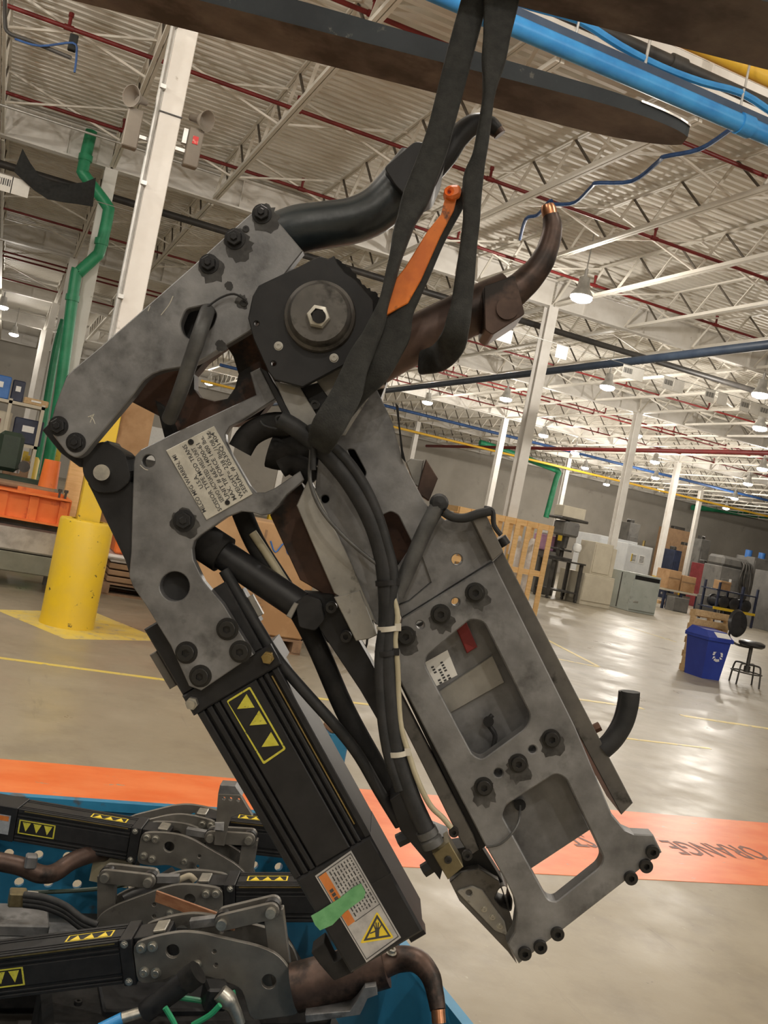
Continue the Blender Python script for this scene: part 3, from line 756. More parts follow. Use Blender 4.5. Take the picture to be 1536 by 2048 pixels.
# --- wooden crate with wrapped rolls
y = 17.15; x1 = fx(1070, y); x0 = x1-2.2; h = fz(1050, x1, y)
t = thing('slatted_crate', 'tall pine slatted crate holding wrapped white rolls', 'crate', ((x0+x1)/2, y+.5, 0)); dp = .7
for yy in (y, y+dp):
    for zz in (h-.08, h*.47, .08): MB().box(((x0+x1)/2, yy, zz), x1-x0, .03, .11).build('rail', M['pine'], t)
    n = 9
    for i in range(n): MB().box((x0+.06+(x1-x0-.12)*i/(n-1), yy+(.028 if yy > y else -.028), h/2), .11, .025, h-.06).build('slat', M['pine'], t)
for xx in (x0, x1):
    for zz in (h-.08, h*.47, .08): MB().box((xx, y+dp/2, zz), .03, dp, .11).build('rail', M['pine'], t)
MB().box(((x0+x1)/2, y+dp/2, .06), x1-x0, dp, .04).build('deck', M['pallet_wood'], t)
for i in range(6):
    xx = x0+.2+i*(x1-x0-.4)/5
    o = MB().lathe((xx, y+.35, .08), (0, 0, 1), [(0, 0), (.13, 0), (.135, .1), (.13, h*.55), (.1, h*.72), (.05, h*.78), (0, h*.78)], 18).build('wrapped_roll', M['wrap'])
    tag(o, 'white plastic wrapped roll standing in the slatted crate', 'roll', 'rolls in the crate')
# --- press on a steel table
x0, x1, y, h = spot(1092, 1196, 1152, 1118)
t = thing('work_table', 'dark steel work table on castors carrying a bench press', 'table', ((x0+x1)/2, y+.4, 0))
MB().box(((x0+x1)/2, y+.4, h), x1-x0+.1, .9, .05).build('top', M['dark_steel'], t)
for xx in (x0+.04, x1-.04):
    for yy in (y+.04, y+.76):
        MB().box((xx, yy, h/2+.05), .09, .09, h-.1).build('leg', M['dark_steel'], t)
        MB().cyl((xx-.03, yy, .05), (xx+.03, yy, .05), .05, 12).build('castor', M['dark_steel'], t)
MB().box(((x0+x1)/2, y+.4, .28), x1-x0, .8, .05).build('lower_shelf', M['dark_steel'], t)
cx_, ty = (x0+x1)/2-.1, h+.025
t = thing('bench_press', 'dark bench drill press with motor head on the steel table', 'press', (cx_, y+.4, ty))
MB().box((cx_, y+.4, ty+.04), .6, .5, .08, bev=.01).build('foot', M['dark_steel'], t)
MB().cyl((cx_+.1, y+.5, ty), (cx_+.1, y+.5, ty+1.25), .07, 14).build('pillar', M['dark_steel'], t)
MB().box((cx_, y+.35, ty+.95), .55, .7, .45, bev=.06).build('head', M['machine_grey'], t)
MB().cyl((cx_-.05, y+.2, ty+.35), (cx_-.05, y+.2, ty+.8), .08, 14, .11).build('quill', M['dark_steel'], t)
MB().box((cx_, y+.4, ty+.3), .5, .45, .06, bev=.01).build('vise_table', M['dark_steel'], t)
MB().box((cx_+.05, y+.4, ty+1.25), .95, .8, .08, bev=.02).build('belt_cover', M['dark_steel'], t)
MB().lathe((cx_+.35, y+.1, ty+.3), (0, 0, 1), [(0, 0), (.12, .03), (.15, .14), (.12, .25), (0, .28)], 16).build('chip_shield', M['label_white'], t)
t2 = MB().box((cx_+.05, y+.4, ty+1.47), .8, .5, .34, bev=.01)
tag(t2.build('storage_box', M['beige_steel']), 'cream metal box on top of the bench press', 'box')
# beige cabinets
def doors(t, x0, x1, y, z0, z1, n, m, handle=True):
    w = (x1-x0)/n
    for i in range(n):
        d = MB().box((x0+w*(i+.5), y-.012, (z0+z1)/2), w-.03, .02, z1-z0-.03, bev=.004).build('door', M[m], t)
        if handle: MB().box((x0+w*(i+.5)+w*.32, y-.04, (z0+z1)/2), .03, .03, .16).build('handle', M['dark_steel'], d)
t, a, b, y, h = cab('low_cabinet', 'low beige steel cabinet under the controls next to the press table', 'cabinet', 1158, 1208, 1218, 1146, 1.4, 'beige_steel')
doors(t, a, b, y, .12, h-.05, 1, 'beige_steel', False); MB().box(((a+b)/2, y+.7, .05), b-a-.1, 1.3, .1).build('plinth', M['dark_steel'], t)
LX0, LX1, LY, LH = a, b, y, h
w = b-a
t = thing('control_cabinet', 'beige control cabinet standing on the low beige cabinet', 'cabinet', (a+w*.55, y+.7, h))
MB().box((a+w*.58, y+.6, h+.5), w*.62, .8, 1.0, bev=.01).build('body', M['beige_steel'], t); doors(t, a+w*.29, a+w*.87, y+.2, h+.05, h+.95, 1, 'beige_steel', False)
MB().box((a+w*.98, y+.6, h+.45), w*.14, .7, .9, bev=.01).build('side_box', M['beige_steel'], t)
a += .1
t = thing('machine_column', 'tall dark grey machine frame beside the beige control cabinet', 'machine', (a-.1, y+.7, 0))
MB().box((a-.25, y+2.1, .7), .5, .8, 1.4, bev=.02).build('body', M['machine_grey'], t)
MB().box((a-.12, y+1.8, 1.2), .14, .2, 2.4, bev=.01).build('post', M['dark_steel'], t)
MB().box((a-.12, y+1.68, 2.0), .22, .03, .42).build('yellow_sign', M['yellow_paint'], t)
MB().box((a-.3, y+2.1, 1.65), .9, .4, .5, bev=.03).build('guard', M['pink'], t)
MB().box((a-.25, y+2.1, 2.05), .9, .4, .28, bev=.04).build('wrapped_top', M['wrap'], t)
# pale panels beyond
t, a, b, y, h = caby('pale_panel', 'wide pale grey machine enclosure behind the beige cabinets', 'machine', 1188, 1262, 31.0, 1070, 1.6, 'pale_steel')
for i in range(3): MB().box((a+(b-a)*(i+.5)/3, y-.01, h*.6), (b-a)/3-.06, .02, h*.7, bev=.004).build('panel', M['pale_steel'], t)
t, a, b, y, h = caby('control_box', 'light grey control box with warning labels behind the steel cabinet', 'cabinet', 1243, 1293, 29.5, 1086, 1.0, 'pale_steel')
doors(t, a, b, y, h*.4, h-.04, 1, 'pale_steel', False)
for i in range(2):
    lbp = MB().box((a+(b-a)*(.3+.32*i), y-.03, h*.78), (b-a)*.22, .006, .3).build('notice', M['label_white'], t)
    for q in range(5): MB().box((a+(b-a)*(.3+.32*i), y-.036, h*.78-.1+q*.05), (b-a)*.17, .004, .02).build('print_line', M['ink'], lbp)
    if not i: MB().box((a+(b-a)*.22, y-.035, h*.78), .05, .004, .28).build('yellow_mark', M['yellow_paint'], lbp)
MB().cyl((a+(b-a)*.8, y+.3, h), (a+(b-a)*.8, y+.3, h+.22), .05, 10).build('beacon', M['brass'], t)
# grey green steel cabinet
t, a, b, y, h = cab('steel_cabinet', 'grey-green steel cabinet with dark slot along the top of its front', 'cabinet', 1255, 1222, 1308, 1146, 1.3, 'grey_cab')
d = MB().box(((a+b)/2, y-.015, h*.45), b-a-.04, .03, h*.78, bev=.006).build('door', M['grey_cab'], t)
MB().box((a+(b-a)*.2, y-.04, h*.28), .2, .04, .05, bev=.01).build('handle', M['galv'], d)
MB().box(((a+b)/2, y-.004, h*.9), b-a-.08, .012, .13).build('slot', M['gun_black_flat'] if 'gun_black_flat' in M else M['black_cloth'], t)
for xx in (a+.25, b-.25): MB().box((xx, y+.2, .03), .25, .3, .06).build('foot', M['dark_steel'], t)
MB().box((a-.006, y+.65, h/2), .012, .04, h-.1).build('side_seam', M['dark_steel'], t)
# conveyor table with boxes
y = 32.0; x0 = fx(1330, y, .8); x1 = fx(1402, y, .8)
t = thing('long_bench', 'long low bench with pale top carrying the big cardboard boxes', 'bench', ((x0+x1)/2, y+.5, 0))
MB().box(((x0+x1)/2, y+.5, .78), x1-x0, 1.0, .08).build('top', M['beige_steel'], t)
for xx in (x0+.1, (x0+x1)/2, x1-.1):
    for yy in (y+.1, y+.9): MB().box((xx, yy, .37), .09, .09, .74).build('leg', M['navy'], t)
MB().cyl((x0+.1, y+.3, .6), (x1-.3, y+.3, .6), .05, 10).build('pipe', M['galv'], t)
for i, (dx, w, hh, lab) in enumerate(((.15, .62, .78, 'brown cardboard box nearest the yellow post on the long bench'), (.85, .7, .66, 'bulging brown cardboard box on the long bench'))):
    t = thing('cardboard_box', lab, 'box', (x0+dx+w/2, y+.5, .82), 'boxes on the long bench')
    MB().box((x0+dx+w/2, y+.5, .82+hh/2), w, .8, hh, bev=.015).build('carton', M['card'], t)
    MB().box((x0+dx+w/2, y+.095, .82+hh*.6), w, .012, .05).build('tape', M['card_dark'], t)
    MB().box((x0+dx+w/2, y+.5, .82+hh+.005), w*.96, .05, .008).build('flap_seam', M['card_dark'], t)
# pallets low with grey boxes
def pallet(label, x, y, z, w=1.2, d=1.0, m='pallet_wood', group='pallets'):
    t = thing('pallet', label, 'pallet', (x, y, z), group)
    for i in range(6): MB().box((x, y-d/2+.06+i*(d-.12)/5, z+.13), w, .1, .02).build('slat', M[m], t)
    for k in (-1, 0, 1): MB().box((x+k*(w/2-.05), y, z+.07), .09, d, .1).build('stringer', M[m], t)
    for k in (-1, 0, 1): MB().box((x, y+k*(d/2-.06), z+.01), w, .1, .02).build('slat', M[m], t)
    return t
p = atz(1340, 1212); pallet('flat wooden pallet below the long bench', p.x+.3, p.y+1.0, 0)
t, a, b, y, h = cab('grey_box', 'small grey steel box on the floor in front of the long bench', 'box', 1345, 1222, 1374, 1194, .5, 'machine_grey')
MB().box(((a+b)/2, y-.01, h/2), b-a-.06, .02, h-.08).build('lid', M['machine_grey'], t)
t, a, b, y, h = cab('grey_locker', 'flat grey steel locker standing behind the blue bin', 'locker', 1398, 1232, 1434, 1190, .35, 'machine_grey')
MB().box(((a+b)/2, y-.01, h/2), b-a-.06, .02, h-.06).build('door', M['machine_grey'], t)
# navy rack frame
y = 29.0; x0 = fx(1432, y, .6); x1 = x0+1.55
t = thing('steel_rack', 'navy steel rack frame holding black drums beside the grey machine', 'rack', ((x0+x1)/2, y+.4, 0))
for xx in (x0, x0+1.15, x1+.3):
    for yy in (y, y+.8): MB().box((xx, yy, .75), .07, .07, 1.5).build('post', M['navy'], t)
for zz in (.5, 1.2): MB().box(((x0+x1)/2+.1, y+.4, zz), x1-x0+.5, .85, .05).build('shelf', M['navy'], t)
MB().box(((x0+x1)/2+.1, y-.03, .52), x1-x0+.5, .03, .1).build('yellow_edge', M['yellow_paint'], t)
for i in range(3):
    xx = x0+(.35, .85, 1.45)[i]
    o = MB().lathe((xx, y-.02, .78), (0, 1, 0), [(0, 0), (.2, 0), (.24, .03), (.24, .1), (.21, .12), (.21, .6), (.24, .62), (.24, .7), (0, .7)], 20).build('black_drum', M['seat_black'])
    tag(o, 'shiny black drum lying on the navy rack', 'drum', 'drums on the navy rack')
t = thing('carton', 'small brown carton on the upper shelf of the navy rack', 'box', (x0+.45, y+.4, 1.23))
MB().box((x0+.45, y+.4, 1.4), .5, .4, .34, bev=.01).build('carton_body', M['card'], t); MB().box((x0+.45, y+.19, 1.5), .5, .01, .05).build('tape', M['card_dark'], t)
# big grey machine at right
y = 35.5; x0, x1 = fx(1432, y, 1), fx(1528, y, 1)
t = thing('grey_machine', 'tall dark grey machine with hoses and cabinet doors against the far right', 'machine', ((x0+x1)/2, y+1, 0)); W_ = x1-x0
MB().box((x0+W_*.24, y+.6, 1.25), W_*.46, 1.2, 2.0, bev=.03).build('body', M['machine_grey'], t)
MB().box((x0+W_*.78, y+.4, 1.5), W_*.42, 1.2, 2.9, bev=.02).build('cabinet', M['machine_grey'], t)
MB().box((x0+W_*.78, y-.215, 1.6), W_*.38, .03, 2.4, bev=.005).build('cabinet_door', M['machine_grey'], t)
MB().box((x0+W_*.3, y+.6, 2.5), W_*.55, 1.1, .5, bev=.12).build('cover', M['machine_grey'], t)
MB().box((x0+W_*.2, y-.02, 1.3), W_*.3, .04, .8, bev=.01).build('access_panel', M['machine_grey'], t)
MB().box((x0+W_*.22, y-.05, 1.6), .12, .02, .25).build('notice', M['label_white'], t)
for i in range(4):
    xx = x0+W_*(.42+.05*i)
    tube('hose', M['dark_steel'], t, [(xx, y+.3, 2.6), (xx-.1, y-.2, 2.5), (xx-.25+.1*i, y-.25, 1.8), (xx+.05, y-.2, 1.2), (xx+.1, y-.05, .9)], .05, 8)
for k in (.1, .5, .9): MB().box((x0+W_*k, y+.5, .12), .25, 1.0, .24).build('foot', M['dark_steel'], t)
for k, zz in ((.62, 3.1), (.9, 3.1)):
    MB().cyl((x0+W_*k, y+.4, zz-.2), (x0+W_*k, y+.4, zz+.15), .16, 14).build('blue_motor', M['blue_case'], t)
t, a, b, y, h = cab('grey_guard', 'grey machine guard with yellow knobs at the right end', 'machine', 1556, 1268, 1610, 1150, 1.8, 'machine_grey')
for i in range(3): MB().box((a+.25+.2*i, y-.02, h*.62), .07, .06, .16).build('yellow_knob', M['yellow_paint'], t)
MB().box(((a+b)/2, y-.015, h*.3), b-a-.1, .03, h*.45, bev=.005).build('panel', M['machine_grey'], t)
tube('pipe_frame', M['galv'], t, [(a+.1, y-.05, h*.5), (a+.1, y-.1, h*.95), (a+.4, y-.1, h), (b, y-.1, h)], .03, 8)
# far clutter against the wall
for pxl, pxr, Yf_, pyt, m, lab in ((1338, 1352, 44, 1100, 'navy', 'dark blue machine far behind the steel cabinet'), (1353, 1378, 49, 1090, 'card_dark', 'brown crate stack by the far wall'),
        (1318, 1372, 51, 1055, 'card_dark', 'tall brown board stack by the far wall'), (1386, 1404, 46, 1078, 'machine_grey', 'grey far machine beside the yellow-footed post'), (1400, 1418, 40, 1128, 'maroon', 'maroon machine behind the cardboard boxes'),
        (1242, 1262, 46, 1045, 'machine_grey', 'grey far cabinet behind the pale enclosure')):
    t, a, b, y, h = caby('far_machine', lab, 'machine', pxl, pxr, Yf_, pyt, 1.0, m)
    MB().box(((a+b)/2, y-.02, h*.55), (b-a)*.7, .04, h*.5, bev=.01).build('panel', M[m], t)
    MB().box(((a+b)/2, y+.5, h+.1), (b-a)*.4, .4, .2, bev=.03).build('top_unit', M['dark_steel'], t)

# --- left side: orange machine bed behind the guard
p = atz(95, 1192); y = p.y+.05; xr = fx(112, y); xl = xr-1.6
t = thing('machine_bed', 'long orange trough on a grey steel base beside the yellow guard', 'machine', ((xl+xr)/2, y+.45, 0))
z1 = fz(1112, xr, y); z2 = fz(1075, xr, y); 
MB().box(((xl+xr)/2, y+.45, .28), 1.6, .8, .2, bev=.01).build('base', mat('olive_grey', (.17, .17, .13), (.22, .22, .17), rough=.5, scale=4), t)
for xx in (xl+.1, xr-.06): 
    for yy in (y+.1, y+.8): MB().box((xx, yy, .1), .09, .09, .2).build('leg', M['machine_grey'], t)
MB().box(((xl+xr)/2, y+.42, .52), 1.55, .75, .26, bev=.02).build('steel_bed', mat('bright_steel', (.4, .38, .36), (.6, .58, .55), rough=.35, metal=.6, scale=6), t)
MB().box(((xl+xr)/2, y+.45, .68), 1.4, .7, .08).build('gap', M['dark_steel'], t)
xo = fx(138, y, .9)
mb = MB()
mb.box(((xl+xo)/2, y+.05, .86), xo-xl, .03, .28); mb.box(((xl+xo)/2, y+.95, .86), xo-xl, .03, .28); mb.box((xo, y+.5, .86), .03, .93, .28)
mb.box(((xl+xo)/2, y+.5, .74), xo-xl, .9, .03); mb.box(((xl+xo)/2, y-.01, 1.0), xo-xl, .1, .02); mb.box(((xl+xo)/2, y-.01, .73), xo-xl+.05, .12, .02)
mb.build('trough', M['machine_orange'], t)
for xx in (xo-.05, xo-.35, xo-.65): MB().box((xx, y+.02, .86), .09, .04, .24).build('trough_rib', M['machine_orange'], t)
for xx in (xo-.06, xo-.12, xo-.9, xo-1.0):
    b = MB(); b.cyl((xx, y+.03, 1.0), (xx, y+.03, 1.07), .012, 8); b.cyl((xx, y+.03, 1.07), (xx, y+.03, 1.1), .022, 8); b.build('clamp_bolt', M['dark_steel'], t)
MB().box((xo-.5, y+.5, 1.04), .7, .5, .06, bev=.02).build('work_plate', M['old_wood'], t)
MB().box((xo-.3, y+.25, 1.02), .45, .06, .05).build('orange_bar', M['machine_orange'], t)
o = MB(); o.lathe((xo-.22, y+.62, 1.07), (0, 0, 1), [(0, 0), (.1, 0), (.085, .3), (.08, .3), (0, .3)], 16)
tag(o.build('orange_bucket', M['machine_orange']), 'small orange bucket standing on the orange trough', 'bucket')
# yellow pallets of wood and boxes between guard and lever plate
p = atz(215, 1200); Yq = p.y+.9
pallet('dark wooden pallet with plastic-wrapped stack behind the yellow guard', p.x+.55, Yq, 0, 1.2, 1.0, 'old_wood')
t = thing('wrapped_stack', 'plastic-wrapped stack of brown sheets on the dark pallet', 'stack', (p.x+.55, Yq, .14))
for i in range(4): MB().box((p.x+.55, Yq, .18+i*.075), 1.1, .95, .06, bev=.01).build('sheet_bundle', M['card_dark' if i < 3 else 'wrap'], t)
MB().box((p.x+.5, Yq-.05, .44), 1.14, .98, .05, bev=.02).build('plastic_wrap', M['wrap'], t)
t = thing('orange_tub', 'orange tub stacked on the wrapped sheets behind the lever plate', 'tub', (p.x+.55, Yq, .47))
MB().box((p.x+.55, Yq, .67), 1.05, .85, .4, bev=.02).build('wall', M['machine_orange'], t); MB().box((p.x+.55, Yq, .9), 1.12, .92, .06, bev=.02).build('rim', M['machine_orange'], t)
MB().box((p.x+.55, Yq-.1, .95), .95, .8, .03).build('magenta_sheet', M['maroon'], t)
# timber post and board behind the column
t = thing('timber_post', 'pale timber post leaning behind the yellow column base', 'post', atz(150, 1080))
c = aty(143, 990, 11.6); MB().box((c.x, c.y, .85), .17, .17, 1.7, bev=.005).build('post', M['pine'], t); MB().box((c.x+.12, c.y+.02, .85), .05, .2, 1.7).build('batten', M['card'], t)
t = thing('particle_board', 'tan board standing on edge behind the column', 'board', aty(268, 960, 13.5))
c = aty(268, 870, 13.5); MB().box((c.x, c.y, c.z/2+.25), .42, .03, c.z+.5).build('board', M['card'], t); MB().box((c.x-.3, c.y-.05, c.z/2+.2), .14, .08, c.z+.3).build('timber_edge', M['pine'], t)
for zz in (1.1, 1.5, 1.9): MB().box((c.x-.25, c.y-.1, zz), .05, .03, .04).build('hinge', M['label_white'], t)
# shelving with goods at far left
Ys = 15.5; xa, xb = fx(-60, Ys, 1.5), fx(72, Ys, 1.5)
t = thing('storage_shelf', 'cream steel shelving loaded with tools at the far left', 'shelf', ((xa+xb)/2, Ys+.3, 0))
for xx in (xa, (xa+xb)/2, xb):
    for yy in (Ys, Ys+.6): MB().box((xx, yy, 1.05), .05, .05, 2.1).build('upright', M['beige_steel'], t)
for zz in (.3, .9, 1.45, 2.05): MB().box(((xa+xb)/2, Ys+.3, zz), xb-xa+.05, .65, .045).build('shelf_board', M['beige_steel'], t)
goods = [(.27, 2.075, .34, .4, .34, 'blue_case', 'tool_case', 'blue welder case on the top shelf'), (.575, 2.075, .18, .3, .32, 'navy', 'tool_case', 'dark blue case beside the blue welder case'), (.88, 2.075, .36, .3, .1, 'pallet_wood', 'wooden_tray', 'flat wooden tray on the top shelf'),
         (.3, 1.475, .5, .4, .42, 'beige_steel', 'metal_box', 'cream metal box on the middle shelf'), (.84, 1.475, .42, .4, .38, 'navy', 'tool_chest', 'navy tool chest on the middle shelf'), (.8, .925, .4, .4, .3, 'old_wood', 'wooden_box', 'brown wooden box on the lower shelf'),
         (.3, .925, .4, .4, .42, 'machine_green', 'green_casting', 'green machine casting on the lower shelf'), (.6, .325, .6, .4, .36, 'label_white', 'plastic_crate', 'white plastic crate at the bottom of the shelving')]
for k, z, w, d, hh, m, nm, lab in goods:
    x = xa+(xb-xa)*k; t = thing(nm, lab, 'box', (x, Ys+.3, z))
    MB().box((x, Ys+.3, z+hh/2), w, d, hh, bev=.015).build('body', M[m], t)
    MB().box((x, Ys+.3-d/2-.006, z+hh*.6), w*.4, .012, hh*.25).build('front_mark', M['label_white' if m not in ('label_white', 'beige_steel') else 'maroon'], t)
# green mill in front of the shelving
Ym = 13.2; xm = fx(8, Ym, 1.0)
t = thing('milling_machine', 'dark green milling machine in front of the cream shelving', 'machine', (xm, Ym, 0))
MB().box((xm-.1, Ym, .5), .55, .5, 1.0, bev=.03).build('column', M['machine_green'], t)
MB().box((xm+.05, Ym-.15, 1.0), .8, .35, .12, bev=.02).build('table', M['machine_green'], t)
MB().box((xm, Ym, 1.35), .3, .35, .5, bev=.05).build('head', M['machine_green'], t)
MB().cyl((xm+.2, Ym-.2, 1.2), (xm+.2, Ym-.3, 1.2), .07, 14).build('handwheel', M['dark_steel'], t)
MB().cyl((xm+.12, Ym-.1, 1.1), (xm+.12, Ym-.1, 1.4), .04, 12).build('spindle', M['galv'], t)
# yellow bollard by second column
bpx = aty(55, 960, 16.8)
mb = MB(); mb.lathe((bpx.x, bpx.y, 0), (0, 0, 1), [(0, 0), (.13, 0), (.13, 1.25), (.1, 1.3), (0, 1.31)], 20)
tag(mb.build('bollard', M['yellow_paint']), 'slim yellow bollard beside the green-pipe column', 'bollard')
# big carton on pallet behind gas spring
p = atz(600, 1312); x1 = p.x; y = p.y; x0 = fx(395, y, .6)
pallet('low pallet under the large open carton', (x0+x1)/2, y+.5, 0, x1-x0, 1.0, 'old_wood')
hh = fz(1045, (x0+x1)/2, y)
t = thing('large_carton', 'large brown shipping carton with blue scribble behind the gas spring', 'box', ((x0+x1)/2, y+.5, .14))
MB().box(((x0+x1)/2, y+.5, (.145+hh)/2), x1-x0, .95, hh-.145, bev=.015).build('carton_wall', M['card'], t)
MB().box((x0+(x1-x0)*.2, y+.02, hh*.72), .1, .006, .06).build('paper_label', M['label_white'], t)
MB().box((x0+(x1-x0)*.9, y+.02, hh*.74), .1, .006, .06).build('paper_label', M['label_white'], t)
for i in range(8): MB().box((x0+(x1-x0)*(.48+.02*(i % 3)), y+.02, hh*(.28+.03*i)), .22-.02*(i % 3), .004, .012).build('print_line', M['card_dark'], t)
sc = MB(); sc.sweep([(x0+(x1-x0)*(.55+.06*i), y+.02, hh*(.82+.04*(-1)**i)) for i in range(5)], .008, 6); sc.build('blue_scribble', M['blue_case'], t)
MB().box((x0+(x1-x0)*.5, y+.02, hh*.55), .02, .006, hh*.78).build('seam', M['card_dark'], t)
# cable bundle on the floor
p = atz(665, 1306)
t = thing('cable_bundle', 'tangle of black cables on the floor beside the large carton', 'cables', p)
for i in range(9):
    r_ = random.uniform(.12, .3); c = p+V((random.uniform(-.15, .2), random.uniform(.0, .5), 0))
    tube('cable_loop', M['gun_black_flat'] if 'gun_black_flat' in M else M['black_cloth'], t, [c+V((r_*math.cos(a)*1.2, r_*math.sin(a)*.8, .02+.02*i+.12*abs(math.sin(a*1.5+i)))) for a in [2*math.pi*k/12 for k in range(13)]], .012, 6, sub=2)
# second pallet line behind lever plate (white shelf unit far)
Yw = 24; c = aty(310, 880, Yw)
t = thing('white_cabinet', 'white cabinet with open shelves far behind the column', 'cabinet', (c.x, Yw, 0))
MB().box((c.x, Yw, c.z/2+.15), 1.6, .5, c.z+.3, bev=.01).build('body', M['label_white'], t)
for i in range(3): MB().box((c.x, Yw-.26, .5+i*.5), 1.4, .02, .36).build('dark_bay', M['dark_steel'], t)
# ================================================================= blue steel bin full of weld guns
dm('bin_steel', (.02, .16, .30), (.03, .21, .38), rough=.38, scale=5, c3=(.08, .09, .1), s3=9, l3=.62, h3=.7)
dm('bin_gun_steel', (.15, .14, .125), (.21, .2, .18), rough=.42, metal=.5, scale=14, lo=.35, hi=.68, c3=(.07, .065, .06), s3=12, l3=.6, h3=.7, rvar=.1)
dm('pale_wood', (.5, .44, .33), (.58, .52, .4), rough=.7, scale=9)
dm('bare_card', (.36, .31, .2), (.42, .37, .26), rough=.8, scale=8)
bx0, bx1, by0, by1, bzr, bzf = -.10, 1.145, 1.62, 3.03, .45, .10
t = thing('steel_bin', 'blue perforated steel bin holding the weld guns', 'bin', ((bx0+bx1)/2, (by0+by1)/2, 0))
MB().box(((bx0+bx1)/2, (by0+by1)/2, bzf), bx1-bx0, by1-by0, .02).build('bin_floor', M['dark_steel'], t)
FW = Frame(V((0, by1, 0)), V((0, -1, 0)), V((0, 0, 1)))
holes = []
for i in range(14):
    for k in range(2): holes.append(circle(bx0+.06+i*.085+.04*k, .2+.085*k, .014, 12))
mb = MB(); prism(mb, FW, [(bx0, bzf), (bx1, bzf), (bx1, bzr), (bx0, bzr)], holes, 0, .012, 0, px=False); mb.build('perforated_wall', M['bin_steel'], t)
for c, d in (((bx1, (by0+by1)/2, (bzf+bzr)/2), (.012, by1-by0, bzr-bzf)), ((bx0, (by0+by1)/2, (bzf+bzr)/2), (.012, by1-by0, bzr-bzf)), (((bx0+bx1)/2, by0, (bzf+bzr)/2), (bx1-bx0, .012, bzr-bzf))):
    MB().box(c, *d).build('side_wall', M['bin_steel'], t)
rimp = [(bx0, by0), (bx1, by0), (bx1, by1), (bx0, by1)]
for i in range(4):
    a, b = rimp[i], rimp[(i+1) % 4]; MB().bar((*a, bzr), (*b, bzr), .028, .028).build('rim', M['bin_steel'], t)
for x, y in rimp:
    MB().box((x+(.02 if x > 0 else -.02), y+.02, .24), .07, .07, .48).build('corner_post', M['bin_steel'], t)
pq = aty(674, 1462, by1+.06); pc = V((pq.x, by1+.06, 0)); PH = pq.z
MB().box((pc.x, pc.y, PH/2), .075, .075, PH, bev=.006).build('stacking_post', M['bin_steel'], t)
MB().box((pc.x, pc.y, PH+.01), .08, .08, .02, bev=.005).build('post_cap', M['old_wood'], t)
bolt_at(t, (pc.x, pc.y-.038, PH-.1), (0, -1, 0), .012, 1.5, HEXZ)

